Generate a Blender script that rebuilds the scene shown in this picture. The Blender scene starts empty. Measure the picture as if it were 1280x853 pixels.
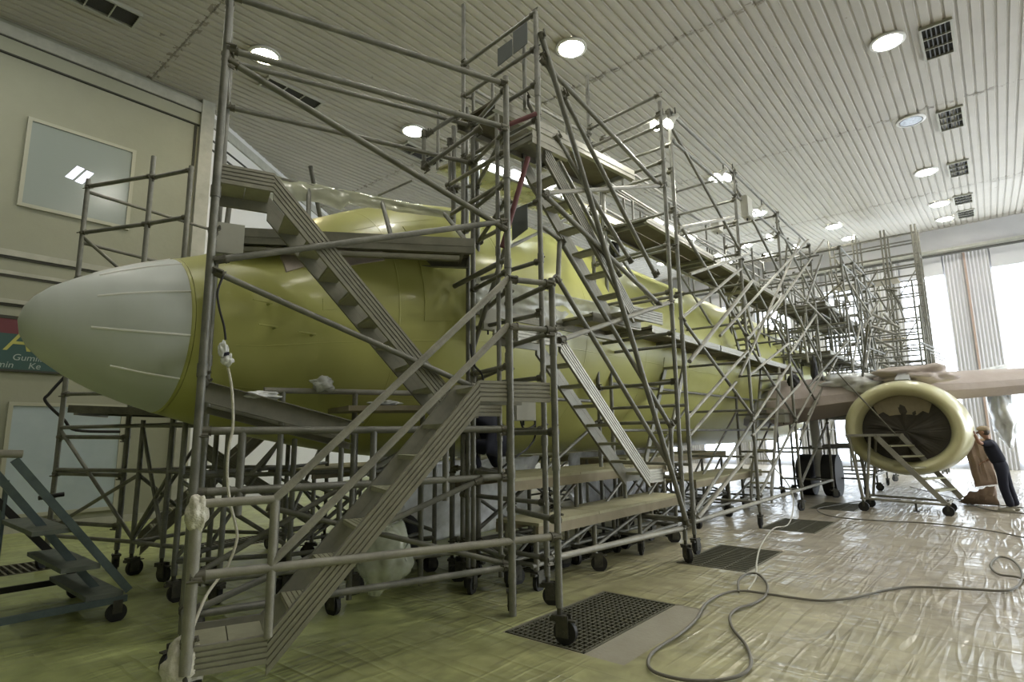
import bpy, bmesh, math, random
from mathutils import Vector, Matrix, Quaternion, noise
random.seed(7)
S = bpy.context.scene
COL = S.collection
# ------------------------------------------------------------------ camera
F_PX, YAW, PITCH, ROLL, CAM_H = 719.138, 0.698352, 0.1618116, -0.0123834, 1.7
cy, sy, cp, sp = math.cos(YAW), math.sin(YAW), math.cos(PITCH), math.sin(PITCH)
FW = Vector((cy*cp, sy*cp, sp)); RT0 = Vector((sy, -cy, 0)); UP0 = RT0.cross(FW)
cr, sr = math.cos(ROLL), math.sin(ROLL)
RT = RT0*cr + UP0*sr; UP = UP0*cr - RT0*sr
ORG = Vector((0, 0, CAM_H))
cam = bpy.data.cameras.new('camera'); co = bpy.data.objects.new('camera', cam); COL.objects.link(co)
cam.sensor_width = 36; cam.lens = F_PX/1280*36; cam.clip_start = .05; cam.clip_end = 300
M = Matrix((RT, UP, -FW)).transposed().to_4x4(); M.translation = ORG
co.matrix_world = M
S.camera = co
# ------------------------------------------------------------------ world, exposure
W = bpy.data.worlds.new('world'); S.world = W; W.use_nodes = True
W.node_tree.nodes['Background'].inputs[0].default_value = (.75, .85, 1, 1)
W.node_tree.nodes['Background'].inputs[1].default_value = 1.0
S.view_settings.view_transform = 'Standard'; S.view_settings.look = 'None'
S.view_settings.gamma = 1; S.view_settings.use_curve_mapping = False
S.view_settings.exposure = 1.42
LAMP_E, DOOR_E, TUBE_E, FLOOD_W, SIDE_E = 38.0, 2.3, 13.0, 60.0, 6.5

# ------------------------------------------------------------------ materials
def mat(name, col, rough=.6, metal=0., emit=None, estr=0, var=None, vscale=3., vamt=.5, bump=0., bscale=30., trans=0., alpha=1., coat=0., spec=.5):
    m = bpy.data.materials.new(name); m.use_nodes = True
    nt = m.node_tree; b = nt.nodes['Principled BSDF']
    b.inputs['Base Color'].default_value = (*col, 1); b.inputs['Roughness'].default_value = rough
    b.inputs['Metallic'].default_value = metal; b.inputs['Specular IOR Level'].default_value = spec
    if emit: b.inputs['Emission Color'].default_value = (*emit, 1); b.inputs['Emission Strength'].default_value = estr
    if alpha < 1: b.inputs['Alpha'].default_value = alpha
    if trans: b.inputs['Transmission Weight'].default_value = trans
    if coat: b.inputs['Coat Weight'].default_value = coat; b.inputs['Coat Roughness'].default_value = .15
    if var or bump:
        g = nt.nodes.new('ShaderNodeNewGeometry')
    if var:
        n = nt.nodes.new('ShaderNodeTexNoise'); n.inputs['Scale'].default_value = vscale; n.inputs['Detail'].default_value = 6; n.inputs['Roughness'].default_value = .65
        nt.links.new(g.outputs['Position'], n.inputs['Vector'])
        r = nt.nodes.new('ShaderNodeValToRGB'); r.color_ramp.elements[0].position = .5-vamt/2; r.color_ramp.elements[1].position = .5+vamt/2
        r.color_ramp.elements[0].color = (*col, 1); r.color_ramp.elements[1].color = (*var, 1)
        nt.links.new(n.outputs['Fac'], r.inputs['Fac']); nt.links.new(r.outputs[0], b.inputs['Base Color'])
    if bump:
        n2 = nt.nodes.new('ShaderNodeTexNoise'); n2.inputs['Scale'].default_value = bscale; n2.inputs['Detail'].default_value = 4
        nt.links.new(g.outputs['Position'], n2.inputs['Vector'])
        bp = nt.nodes.new('ShaderNodeBump'); bp.inputs['Strength'].default_value = bump; bp.inputs['Distance'].default_value = .02
        nt.links.new(n2.outputs['Fac'], bp.inputs['Height']); nt.links.new(bp.outputs[0], b.inputs['Normal'])
    return m
MT = {
 'tube': mat('scaffold_tube', (.14,.142,.128), .5, .35, var=(.27,.268,.232), vscale=5, vamt=.45, bump=.15, bscale=60),
 'tube2': mat('scaffold_tube_dusty', (.22,.215,.185), .55, .2, var=(.36,.35,.295), vscale=4, vamt=.4, bump=.15, bscale=60),
 'fit': mat('coupler_steel', (.09,.09,.075), .55, .5, var=(.2,.19,.15), vscale=9),
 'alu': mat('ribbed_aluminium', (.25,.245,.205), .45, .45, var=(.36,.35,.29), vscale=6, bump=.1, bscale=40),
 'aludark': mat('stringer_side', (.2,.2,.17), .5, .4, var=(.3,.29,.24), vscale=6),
 'tread': mat('tread_dusty', (.30,.30,.21), .75, .1, var=(.40,.39,.28), vscale=7),
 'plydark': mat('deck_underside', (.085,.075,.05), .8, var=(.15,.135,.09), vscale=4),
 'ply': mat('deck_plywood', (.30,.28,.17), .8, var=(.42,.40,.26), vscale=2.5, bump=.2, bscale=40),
 'plyside': mat('deck_edge_board', (.22,.19,.12), .8, var=(.32,.28,.19), vscale=4),
 'black': mat('rubber_black', (.015,.015,.015), .6),
 'iron': mat('caster_iron', (.045,.045,.04), .55, .5, var=(.12,.115,.09), vscale=14),
 'primer': mat('yellow_green_primer', (.44,.445,.12), .38, var=(.51,.515,.18), vscale=1.2, vamt=.5, bump=.05, bscale=3, coat=.25),
 'radome': mat('radome_white', (.62,.66,.64), .45, var=(.56,.60,.57), vscale=1.5),
 'strip': mat('diverter_strip', (.85,.86,.82), .4),
 'nacelle': mat('nacelle_primer', (.52,.50,.27), .33, var=(.60,.58,.36), vscale=1.5, coat=.3, bump=.1, bscale=6),
 'dark': mat('dark_intake', (.035,.032,.025), .7, var=(.07,.06,.045), vscale=3),
 'wall': mat('wall_plaster', (.31,.318,.245), .85, var=(.355,.36,.285), vscale=.8, bump=.12, bscale=14),
 'walltrim': mat('wall_trim_paint', (.50,.50,.44), .7, var=(.34,.34,.29), vscale=3),
 'shadowgap': mat('dark_gap', (.06,.06,.05), .9),
 'farwall': mat('far_wall_paint', (.72,.72,.70), .8, var=(.66,.66,.64), vscale=.5),
 'door': mat('hangar_door_steel', (.56,.56,.56), .55, .1, var=(.48,.48,.50), vscale=.6),
 'frame': mat('window_frame', (.42,.42,.34), .6),
 'glow': mat('daylight_pane', (.9,.93,1), .5, emit=(.80,.89,1), estr=DOOR_E),
 'addedglow': mat('added_side_glow', (.9,.93,1), .5, emit=(.90,.95,1), estr=SIDE_E),
 'reflglow': mat('painted_lamp_reflection', (1,1,1), .3, emit=(.66,.66,.85), estr=.75),
 'lamp': mat('lamp_lens', (1,1,1), .3, emit=(1,.97,.88), estr=LAMP_E),
 'lampwarm': mat('lamp_lens_warm', (1,1,.9), .3, emit=(1,.86,.55), estr=LAMP_E*.8),
 'lampoff': mat('lamp_off_glass', (.10,.115,.12), .25, .3, var=(.38,.40,.42), vscale=14),
 'tubeglow': mat('fluorescent_tube', (1,1,1), .3, emit=(.92,.97,1), estr=TUBE_E),
 'workglow': mat('work_lamp_glow', (1,1,1), .3, emit=(1,.98,.9), estr=14),
 'white': mat('white_enamel', (.7,.7,.68), .4),
 'grate': mat('grate_steel', (.10,.10,.075), .6, .4, var=(.18,.175,.12), vscale=8),
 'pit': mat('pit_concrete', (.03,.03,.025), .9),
 'concrete': mat('bare_concrete', (.27,.25,.19), .8, var=(.36,.34,.27), vscale=2, bump=.2, bscale=30),
 'paper': mat('brown_masking_paper', (.34,.25,.20), .75, var=(.42,.32,.26), vscale=3, bump=.5, bscale=9),
 'pinkpaper': mat('pale_pink_masking_paper', (.44,.37,.33), .7, var=(.54,.48,.45), vscale=2, bump=.5, bscale=7),
 'wing': mat('wing_grey', (.40,.41,.41), .45, var=(.46,.47,.47), vscale=1),
 'cable': mat('cable_grey', (.16,.15,.12), .6),
 'cablelight': mat('cable_pale', (.50,.49,.42), .6),
 'boxgrey': mat('junction_box', (.38,.38,.33), .6, var=(.44,.44,.38), vscale=6),
 'blue': mat('blue_grey_paint', (.075,.105,.11), .5, .2, var=(.13,.17,.17), vscale=7),
 'bluestep': mat('blue_grey_step', (.10,.12,.11), .7, var=(.17,.19,.16), vscale=9),
 'navy': mat('navy_cloth', (.012,.014,.028), .9), 'skin': mat('skin', (.36,.20,.14), .6), 'hair': mat('hair_dark', (.05,.035,.025), .7),
 'cap': mat('beige_cap', (.45,.36,.26), .9), 'shoe': mat('dusty_shoes', (.32,.30,.24), .8),
 'tape': mat('wrap_tape', (.62,.60,.50), .5, bump=.8, bscale=25, coat=.3),
 'redtape': mat('red_wrap', (.12,.035,.035), .6), 'signplate': mat('sign_plate', (.10,.115,.11), .5),
 'board_g': mat('sign_green', (.035,.09,.085), .5), 'board_r': mat('sign_maroon', (.14,.03,.04), .5), 'board_t': mat('sign_letter', (.35,.42,.40), .5),
 'board_y': mat('sign_yellow', (.45,.45,.12), .5), 'rust': mat('ceiling_stain', (.12,.10,.07), .9), 'louvre': mat('louvre_dark', (.035,.035,.03), .6),
}
def film_mat(name, col, alpha, rough=.22, bump=.6, bscale=6.):
    m = mat(name, col, rough, bump=bump, bscale=bscale, coat=.4)
    nt = m.node_tree; b = nt.nodes['Principled BSDF']
    g = nt.nodes['Geometry'] if 'Geometry' in nt.nodes else nt.nodes.new('ShaderNodeNewGeometry')
    n = nt.nodes.new('ShaderNodeTexNoise'); n.inputs['Scale'].default_value = 4; n.inputs['Detail'].default_value = 5
    nt.links.new(g.outputs['Position'], n.inputs['Vector'])
    r = nt.nodes.new('ShaderNodeMapRange'); r.inputs[1].default_value = .3; r.inputs[2].default_value = .7
    r.inputs[3].default_value = max(0, alpha-.2); r.inputs[4].default_value = min(1, alpha+.2)
    nt.links.new(n.outputs['Fac'], r.inputs[0]); nt.links.new(r.outputs[0], b.inputs['Alpha'])
    return m
MT['film'] = film_mat('clear_plastic_film', (.55,.57,.50), .66)
MT['filmgreen'] = film_mat('dusty_plastic_film', (.62,.66,.52), .5)
MT['filmthick'] = film_mat('bunched_plastic_film', (.58,.60,.45), .85, .15, .5, 9)
MT['filmwhite'] = film_mat('white_plastic_film', (.80,.82,.82), .8)

def frosted():
    m = mat('frosted_glass', (.30,.34,.32), .18, spec=.6)
    return m
MT['glass'] = frosted()

# ceiling paint with stains along the sheet joints
def ceiling_mat():
    m = mat('ceiling_sheet', (.42,.402,.352), .6, var=(.48,.458,.407), vscale=1.1, vamt=.5)
    nt = m.node_tree; b = nt.nodes['Principled BSDF']
    base = b.inputs['Base Color'].links[0].from_socket
    g = nt.nodes.new('ShaderNodeNewGeometry'); sx = nt.nodes.new('ShaderNodeSeparateXYZ'); nt.links.new(g.outputs['Position'], sx.inputs[0])
    def mth(op, a, bb):
        n = nt.nodes.new('ShaderNodeMath'); n.operation = op
        for i, s in enumerate((a, bb)):
            if s is None: continue
            if isinstance(s, (int, float)): n.inputs[i].default_value = s
            else: nt.links.new(s, n.inputs[i])
        return n.outputs[0]
    x = mth('ADD', sx.outputs[0], 6.8*3-4.0+3.4); x = mth('MODULO', x, 6.8); x = mth('SUBTRACT', x, 3.4); x = mth('ABSOLUTE', x, None)
    near = mth('LESS_THAN', x, .10); line = mth('LESS_THAN', x, .022)
    n = nt.nodes.new('ShaderNodeTexNoise'); n.inputs['Scale'].default_value = 6; n.inputs['Detail'].default_value = 6; nt.links.new(g.outputs['Position'], n.inputs['Vector'])
    blot = mth('GREATER_THAN', n.outputs['Fac'], .57)
    f1 = mth('MAXIMUM', mth('MULTIPLY', near, blot), mth('MULTIPLY', line, mth('GREATER_THAN', n.outputs['Fac'], .44)))
    n2 = nt.nodes.new('ShaderNodeTexNoise'); n2.inputs['Scale'].default_value = 4.3; n2.inputs['Detail'].default_value = 8; nt.links.new(g.outputs['Position'], n2.inputs['Vector'])
    f2 = mth('GREATER_THAN', n2.outputs['Fac'], .735)
    f = mth('MULTIPLY', mth('MAXIMUM', f1, f2), .62)
    mx = nt.nodes.new('ShaderNodeMixRGB'); nt.links.new(f, mx.inputs[0]); nt.links.new(base, mx.inputs[1]); mx.inputs[2].default_value = (.16,.13,.09,1)
    nt.links.new(mx.outputs[0], b.inputs['Base Color'])
    return m
MT['ceil'] = ceiling_mat()

# floor film: dusty translucent-looking sheet, greener on the near-left side where primer dust settled
def floor_mat():
    m = bpy.data.materials.new('floor_plastic_sheet'); m.use_nodes = True; nt = m.node_tree; b = nt.nodes['Principled BSDF']
    L = nt.links.new
    g = nt.nodes.new('ShaderNodeNewGeometry'); sx = nt.nodes.new('ShaderNodeSeparateXYZ'); L(g.outputs['Position'], sx.inputs[0])
    n = nt.nodes.new('ShaderNodeTexNoise'); n.inputs['Scale'].default_value = .9; n.inputs['Detail'].default_value = 7; L(g.outputs['Position'], n.inputs['Vector'])
    # dust gradient: y high & x low => green dust
    a = nt.nodes.new('ShaderNodeMath'); a.operation = 'MULTIPLY_ADD'; L(n.outputs['Fac'], a.inputs[0]); a.inputs[1].default_value = 4.0
    d = nt.nodes.new('ShaderNodeMath'); d.operation = 'SUBTRACT'; L(sx.outputs[1], d.inputs[0]); L(sx.outputs[0], d.inputs[1]); L(d.outputs[0], a.inputs[2])
    mr = nt.nodes.new('ShaderNodeMapRange'); L(a.outputs[0], mr.inputs[0]); mr.inputs[1].default_value = -5; mr.inputs[2].default_value = 4
    r1 = nt.nodes.new('ShaderNodeValToRGB'); L(mr.outputs[0], r1.inputs[0])
    r1.color_ramp.elements[0].color = (.34,.30,.225,1); r1.color_ramp.elements[1].color = (.36,.40,.15,1)
    e = r1.color_ramp.elements.new(.5); e.color = (.35,.33,.175,1)
    n2 = nt.nodes.new('ShaderNodeTexNoise'); n2.inputs['Scale'].default_value = 2.6; n2.inputs['Detail'].default_value = 9; n2.inputs['Distortion'].default_value = 1.2; L(g.outputs['Position'], n2.inputs['Vector'])
    r2 = nt.nodes.new('ShaderNodeMapRange'); L(n2.outputs['Fac'], r2.inputs[0]); r2.inputs[1].default_value = .3; r2.inputs[2].default_value = .7; r2.inputs[3].default_value = .72; r2.inputs[4].default_value = 1.2
    mx = nt.nodes.new('ShaderNodeMixRGB'); mx.blend_type = 'MULTIPLY'; mx.inputs[0].default_value = 1; L(r1.outputs[0], mx.inputs[1]); L(r2.outputs[0], mx.inputs[2])
    L(mx.outputs[0], b.inputs['Base Color'])
    # wrinkles as bump, stretched along two directions
    hs = []
    for sc, rot, dist in (((.35,4.2,1), .55, .5), ((3.6,.35,1), -.3, .4), ((.5,5.5,1), 1.25, .6)):
        mp = nt.nodes.new('ShaderNodeMapping'); mp.inputs['Scale'].default_value = sc; mp.inputs['Rotation'].default_value = (0,0,rot); L(g.outputs['Position'], mp.inputs['Vector'])
        w = nt.nodes.new('ShaderNodeTexNoise'); w.inputs['Scale'].default_value = 1.1; w.inputs['Detail'].default_value = 1.2; w.inputs['Distortion'].default_value = dist; L(mp.outputs[0], w.inputs['Vector'])
        s = nt.nodes.new('ShaderNodeMath'); s.operation = 'SUBTRACT'; L(w.outputs['Fac'], s.inputs[0]); s.inputs[1].default_value = .5
        ab = nt.nodes.new('ShaderNodeMath'); ab.operation = 'ABSOLUTE'; L(s.outputs[0], ab.inputs[0])
        mm = nt.nodes.new('ShaderNodeMath'); mm.operation = 'MINIMUM'; L(ab.outputs[0], mm.inputs[0]); mm.inputs[1].default_value = .09
        hs.append(mm.outputs[0])
    a1 = nt.nodes.new('ShaderNodeMath'); L(hs[0], a1.inputs[0]); L(hs[1], a1.inputs[1])
    a2 = nt.nodes.new('ShaderNodeMath'); L(a1.outputs[0], a2.inputs[0]); L(hs[2], a2.inputs[1])
    nm = nt.nodes.new('ShaderNodeTexNoise'); nm.inputs['Scale'].default_value = .7; nm.inputs['Detail'].default_value = 2; L(g.outputs['Position'], nm.inputs['Vector'])
    mk = nt.nodes.new('ShaderNodeMapRange'); L(nm.outputs['Fac'], mk.inputs[0]); mk.inputs[1].default_value = .38; mk.inputs[2].default_value = .66; mk.inputs[3].default_value = -.12; mk.inputs[4].default_value = -1.3
    iv = nt.nodes.new('ShaderNodeMath'); iv.operation = 'MULTIPLY'; L(a2.outputs[0], iv.inputs[0]); L(mk.outputs[0], iv.inputs[1])
    bp = nt.nodes.new('ShaderNodeBump'); bp.inputs['Strength'].default_value = .38; bp.inputs['Distance'].default_value = .3; L(iv.outputs[0], bp.inputs['Height']); L(bp.outputs[0], b.inputs['Normal'])
    b.inputs['Roughness'].default_value = .5; b.inputs['Coat Weight'].default_value = .42; b.inputs['Coat Roughness'].default_value = .17
    L(bp.outputs[0], b.inputs['Coat Normal'])
    return m
MT['floor'] = floor_mat()

# ------------------------------------------------------------------ helpers
def V(*a): return Vector(a)
def link(name, me, parent=None, loc=None):
    o = bpy.data.objects.new(name, me); COL.objects.link(o)
    if parent is not None: o.parent = parent
    if loc is not None: o.location = loc
    return o
def tag(o, label=None, cat=None, group=None, kind=None):
    if label: o['label'] = label
    if cat: o['category'] = cat
    if group: o['group'] = group
    if kind: o['kind'] = kind
    return o
def thing(name, label, cat, loc=(0,0,0), group=None):
    o = link(name, None); o.location = loc; o.empty_display_size = .2
    return tag(o, label, cat, group)
def org(p):                       # world position of an (unrotated) parent chain
    v = Vector((0,0,0))
    while p is not None: v += p.location; p = p.parent
    return v
def smooth(me, ang=.7):
    me.polygons.foreach_set('use_smooth', [True]*len(me.polygons))
    try: me.set_sharp_from_angle(angle=ang)
    except Exception: pass
def mesh(name, vs, fs, m, parent=None, sm=False, base=None):
    """one mesh object from world-space vertices"""
    o0 = org(parent) if parent is not None else Vector(base if base else (0,0,0))
    me = bpy.data.meshes.new(name); me.from_pydata([tuple(Vector(v)-o0) for v in vs], [], fs); me.update()
    me.materials.append(MT[m] if isinstance(m, str) else m)
    if sm: smooth(me)
    o = link(name, me, parent)
    if parent is None and base: o.location = base
    return o
def boxv(c, s, ax=None):
    """corner verts and faces of a box, centre c, half sizes s, axes ax"""
    ax = ax or (V(1,0,0), V(0,1,0), V(0,0,1)); c = Vector(c)
    vs = [c+ax[0]*s[0]*i+ax[1]*s[1]*j+ax[2]*s[2]*k for k in (-1,1) for j in (-1,1) for i in (-1,1)]
    return vs, [(0,2,3,1),(4,5,7,6),(0,1,5,4),(2,6,7,3),(0,4,6,2),(1,3,7,5)]
class MB:
    def __init__(s): s.v = []; s.f = []
    def add(s, vs, fs):
        n = len(s.v); s.v += [Vector(v) for v in vs]; s.f += [tuple(i+n for i in f) for f in fs]; return s
    def box(s, c, h, ax=None): return s.add(*boxv(c, h, ax))
    def bx(s, a, b): return s.box([(a[i]+b[i])/2 for i in range(3)], [abs(b[i]-a[i])/2 for i in range(3)])
    def cyl(s, p, q, r, n=10, r2=None, cap=True):
        p, q = Vector(p), Vector(q); d = (q-p).normalized(); u = d.orthogonal().normalized(); w = d.cross(u); r2 = r if r2 is None else r2
        vs = [p+(u*math.cos(t)+w*math.sin(t))*r for t in [2*math.pi*i/n for i in range(n)]] + [q+(u*math.cos(t)+w*math.sin(t))*r2 for t in [2*math.pi*i/n for i in range(n)]]
        fs = [(i,(i+1)%n,n+(i+1)%n,n+i) for i in range(n)]
        if cap: fs += [tuple(range(n))[::-1], tuple(range(n,2*n))]
        return s.add(vs, fs)
    def path(s, pts, r, n=8):
        pts = [Vector(p) for p in pts]; rings = []
        u = None
        for i, p in enumerate(pts):
            d = (pts[min(i+1,len(pts)-1)]-pts[max(i-1,0)]).normalized()
            u = d.orthogonal().normalized() if u is None else (u-d*u.dot(d)).normalized()
            w = d.cross(u); rings.append([p+(u*math.cos(t)+w*math.sin(t))*r for t in [2*math.pi*k/n for k in range(n)]])
        vs = [v for R_ in rings for v in R_]
        fs = [(i*n+k, i*n+(k+1)%n, (i+1)*n+(k+1)%n, (i+1)*n+k) for i in range(len(pts)-1) for k in range(n)]
        fs += [tuple(range(n))[::-1], tuple(range((len(pts)-1)*n, len(pts)*n))]
        return s.add(vs, fs)
    def build(s, name, m, parent=None, sm=False, base=None): return mesh(name, s.v, s.f, m, parent, sm, base)
def catmull(pts, k=6):
    pts = [Vector(p) for p in pts]; P = [pts[0]]+pts+[pts[-1]]; out = []
    for i in range(1, len(P)-2):
        a, b, c, d = P[i-1], P[i], P[i+1], P[i+2]
        for j in range(k):
            t = j/k; out.append(.5*((2*b)+(c-a)*t+(2*a-5*b+4*c-d)*t*t+(3*b-a-3*c+d)*t**3))
    out.append(pts[-1]); return out

UNIT = {}
def unit_cyl(m, n=10, cap=True):
    k = (m, n)
    if k not in UNIT:
        b = MB().cyl((0,0,0), (0,0,1), 1, n); me = bpy.data.meshes.new('tube'); me.from_pydata([tuple(v) for v in b.v], [], b.f)
        me.materials.append(MT[m]); smooth(me); UNIT[k] = me
    return UNIT[k]
def tube(th, p, q, name='rail', r=.03, m='tube', n=10, fit=False):
    p, q = Vector(p), Vector(q); d = q-p
    o = link(name, unit_cyl(m, n), th)
    o.location = p-org(th); o.rotation_mode = 'QUATERNION'; o.rotation_quaternion = V(0,0,1).rotation_difference(d.normalized()); o.scale = (r, r, d.length)
    if fit:
        for e, s in ((p, 1), (q, -1)): coupler(th, e+d.normalized()*.03*s, d)
    return o
def coupler_mesh():
    b = MB().cyl((0,0,-.045), (0,0,.045), .043, 10).cyl((0,0,-.055), (0,0,-.045), .05, 10).cyl((0,0,.045), (0,0,.055), .05, 10).box((.05,0,0), (.02,.014,.03)).box((.075,0,-.02), (.008,.008,.055))
    me = bpy.data.meshes.new('coupler'); me.from_pydata([tuple(v) for v in b.v], [], b.f); me.materials.append(MT['fit']); smooth(me); return me
CM = coupler_mesh()
def coupler(th, p, d=(0,0,1)):
    o = link('coupler', CM, th); o.scale = (.82,.82,.8); o.location = Vector(p)-org(th); o.rotation_mode = 'QUATERNION'
    o.rotation_quaternion = V(0,0,1).rotation_difference(Vector(d).normalized()) @ Quaternion((0,0,1), random.uniform(-2.5,-.6))
    return o
def caster_meshes():
    b = MB().cyl((0,0,.22), (0,0,.36), .022).box((0,0,.215), (.055,.05,.012)).box((.035,.034,.145), (.055,.006,.085)).box((.035,-.034,.145), (.055,.006,.085)).box((-.03,0,.19), (.05,.03,.015)).cyl((.05,-.045,.1),(.05,.045,.1),.014)
    b.box((.11,0,.19), (.04,.025,.006))
    me = bpy.data.meshes.new('caster'); me.from_pydata([tuple(v) for v in b.v], [], b.f); me.materials.append(MT['iron']); smooth(me)
    w = MB().cyl((.05,-.022,.1),(.05,.022,.1),.1,20).cyl((.05,-.027,.1),(.05,.027,.1),.05,14)
    mw = bpy.data.meshes.new('wheel'); mw.from_pydata([tuple(v) for v in w.v], [], w.f); mw.materials.append(MT['black']); smooth(mw)
    return me, mw
CA, CW = caster_meshes()
def caster(th, x, y, rz=None):
    o = link('caster', CA, th, Vector((x,y,0))-org(th)); o.rotation_euler = (0,0,random.uniform(0,6.28) if rz is None else rz)
    link('wheel', CW, o)
    return o
class Frame:
    def __init__(s, ox, oy, deg):
        a = math.radians(deg); s.o = V(ox,oy,0); s.e = V(math.cos(a), math.sin(a), 0); s.n = V(-math.sin(a), math.cos(a), 0)
    def __call__(s, a, b, z): p = s.o+s.e*a+s.n*b; return V(p.x, p.y, z)
class Mirror:                      # the same frame seen across the aircraft's centre line
    def __init__(s, f, yc=6.5): s.f = f; s.yc = yc; s.e = V(f.e.x,-f.e.y,0); s.n = V(f.n.x,-f.n.y,0)
    def __call__(s, a, b, z): p = s.f(a,b,z); return V(p.x, 2*s.yc-p.y, z)
def at(u, v, **k):                 # the real-world point on a plane x=, y= or z= seen at a pixel of the photograph (1280 x 853)
    (a, val), = k.items(); i = 'xyz'.index(a); d = RT*(u-640)-UP*(v-426.5)+FW*F_PX
    return ORG + d*((val-ORG[i])/d[i])
def ribbed(th, name, p, q, side, h=.17, t=.035, m='alu', nr=5):
    """plank-like aluminium extrusion p->q (top edge), ribs on the side facing 'side'; vertical cuts so knees meet"""
    p, q, s = Vector(p), Vector(q), Vector(side).normalized(); dz = V(0,0,-1)
    d = (q-p).normalized(); hv = h/max(.35, math.hypot(d.x, d.y))
    prof = [(0,-t)]
    for i in range(nr):
        a, b = i/nr, (i+1)/nr; g = .18/nr
        prof += [(a+g*.3, 0), (b-g*1.6, 0), (b-g*1.3, -.010), (b-g*.2, -.010)] if i < nr-1 else [(a+g*.3, 0), (1, 0)]
    prof += [(1,-t)]
    n = len(prof)
    vs = [e+dz*hv*a+s*b for e in (p,q) for a, b in prof]
    fs = [(i,(i+1)%n,n+(i+1)%n,n+i) for i in range(n)]+[tuple(range(n)), tuple(range(2*n-1,n-1,-1))]
    o = mesh(name, vs, fs, m, th)
    bm = bmesh.new(); bm.from_mesh(o.data); bmesh.ops.recalc_face_normals(bm, faces=bm.faces); bm.to_mesh(o.data); bm.free()
    return o
def flight(th, F, a0, z0, a1, z1, b0, b1, side=-1, h=.17, nt=None, land0=None, land1=None, m='alu'):
    """stair from (a0,z0) to (a1,z1) between planes b0 (outer) and b1; landings as level runs land0/land1 (a beyond the ends)"""
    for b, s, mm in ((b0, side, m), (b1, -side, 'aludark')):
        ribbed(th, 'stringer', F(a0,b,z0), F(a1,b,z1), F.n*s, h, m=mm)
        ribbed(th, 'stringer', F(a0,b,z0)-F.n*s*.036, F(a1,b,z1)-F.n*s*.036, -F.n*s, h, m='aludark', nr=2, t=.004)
        for L_, a, z in ((land0, a0, z0), (land1, a1, z1)):
            if L_ is not None: ribbed(th, 'landing_edge', F(a,b,z), F(L_,b,z), F.n*s, h*1.05, m=mm)
    for L_, a, z in ((land0, a0, z0), (land1, a1, z1)):
        if L_ is None: continue
        k = max(1, int(abs(L_-a)/.24+.5)); st = (L_-a)/k
        for i in range(k):
            MB().box(F(a+st*(i+.5),(b0+b1)/2,z-.06), (abs(st)/2-.004, abs(b1-b0)/2-.035, .018), (F.e,F.n,V(0,0,1))).build('landing_board', 'tread', th)
    nt = nt or max(3, int(abs(z1-z0)/.23+.5))
    for i in range(1, nt):
        t = i/nt; a = a0+(a1-a0)*t; z = z0+(z1-z0)*t-h*.75
        b = MB(); 
        for j in range(5): b.box(F(a+(j-2)*.036,(b0+b1)/2,z), (.015, abs(b1-b0)/2-.035, .014), (F.e,F.n,V(0,0,1)))
        b.box(F(a,(b0+b1)/2,z-.012), (.09, abs(b1-b0)/2-.035, .008), (F.e,F.n,V(0,0,1)))
        b.build('tread', 'tread', th)
def cbeam(th, p, q, h=.15, w=.06, m='alu', name='deck_beam', side=None):
    p, q = Vector(p), Vector(q); d = (q-p).normalized(); s = Vector(side) if side is not None else d.cross(V(0,0,1)).normalized()
    b = MB(); c = (p+q)/2; L = (q-p).length/2; up = s.cross(d).normalized()
    if up.z < 0: up = -up
    ax = (d, s, up)
    b.box(c-up*h/2, (L,.004,h/2), ax).box(c-s*w/2-up*.004, (L,w/2,.004), ax).box(c-s*w/2-up*(h-.004), (L,w/2,.004), ax).box(c+s*.005-up*h*.5, (L,.004,.012), ax)
    return b.build(name, m, th)
def deck(th, A, B_, C, D, t=.03, boards=4, m='ply', beams=True, bh=.14, bm_='alu'):
    """deck with corners A,B (near edge) and D,C (far edge), split into boards across; edge beams along AB and DC"""
    A, B_, C, D = map(Vector, (A,B_,C,D))
    for i in range(boards):
        a, b = (i+.02)/boards, (i+.98)/boards
        q = [A.lerp(D,a), B_.lerp(C,a), B_.lerp(C,b), A.lerp(D,b)]
        vs = q+[v-V(0,0,t) for v in q]
        mesh('deck_board', vs, [(0,1,2,3),(7,6,5,4),(0,4,5,1),(1,5,6,2),(2,6,7,3),(3,7,4,0)], m, th)
    if beams:
        s = (A-D).normalized()
        cbeam(th, A+V(0,0,.015), B_+V(0,0,.015), bh, side=s, m=bm_); cbeam(th, D+V(0,0,.015), C+V(0,0,.015), bh, side=-s, m=bm_)
        n = max(2, int((B_-A).length/1.2)+1)
        for i in range(n):
            t_ = .04+.92*i/(n-1); p, q = A.lerp(B_,t_)-V(0,0,.07), D.lerp(C,t_)-V(0,0,.07)
            MB().box((p+q)/2, ((q-p).length/2,.02,.03), ((q-p).normalized(), (B_-A).normalized(), V(0,0,1))).build('cross_beam', 'aludark', th)
def setting(o, kind='structure'): o['kind'] = kind; return o
# ================================================================== SETTING
ZC, X0, X1, YR, YL, XE = 10.0, -8.0, 24.6, -12.0, 14.25, 32.0
def slab(name, a, b, m, parent=None, kind=True):
    o = MB().bx(a, b).build(name, m, parent); 
    if kind and parent is None: o['kind'] = 'structure'
    return o
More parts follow.
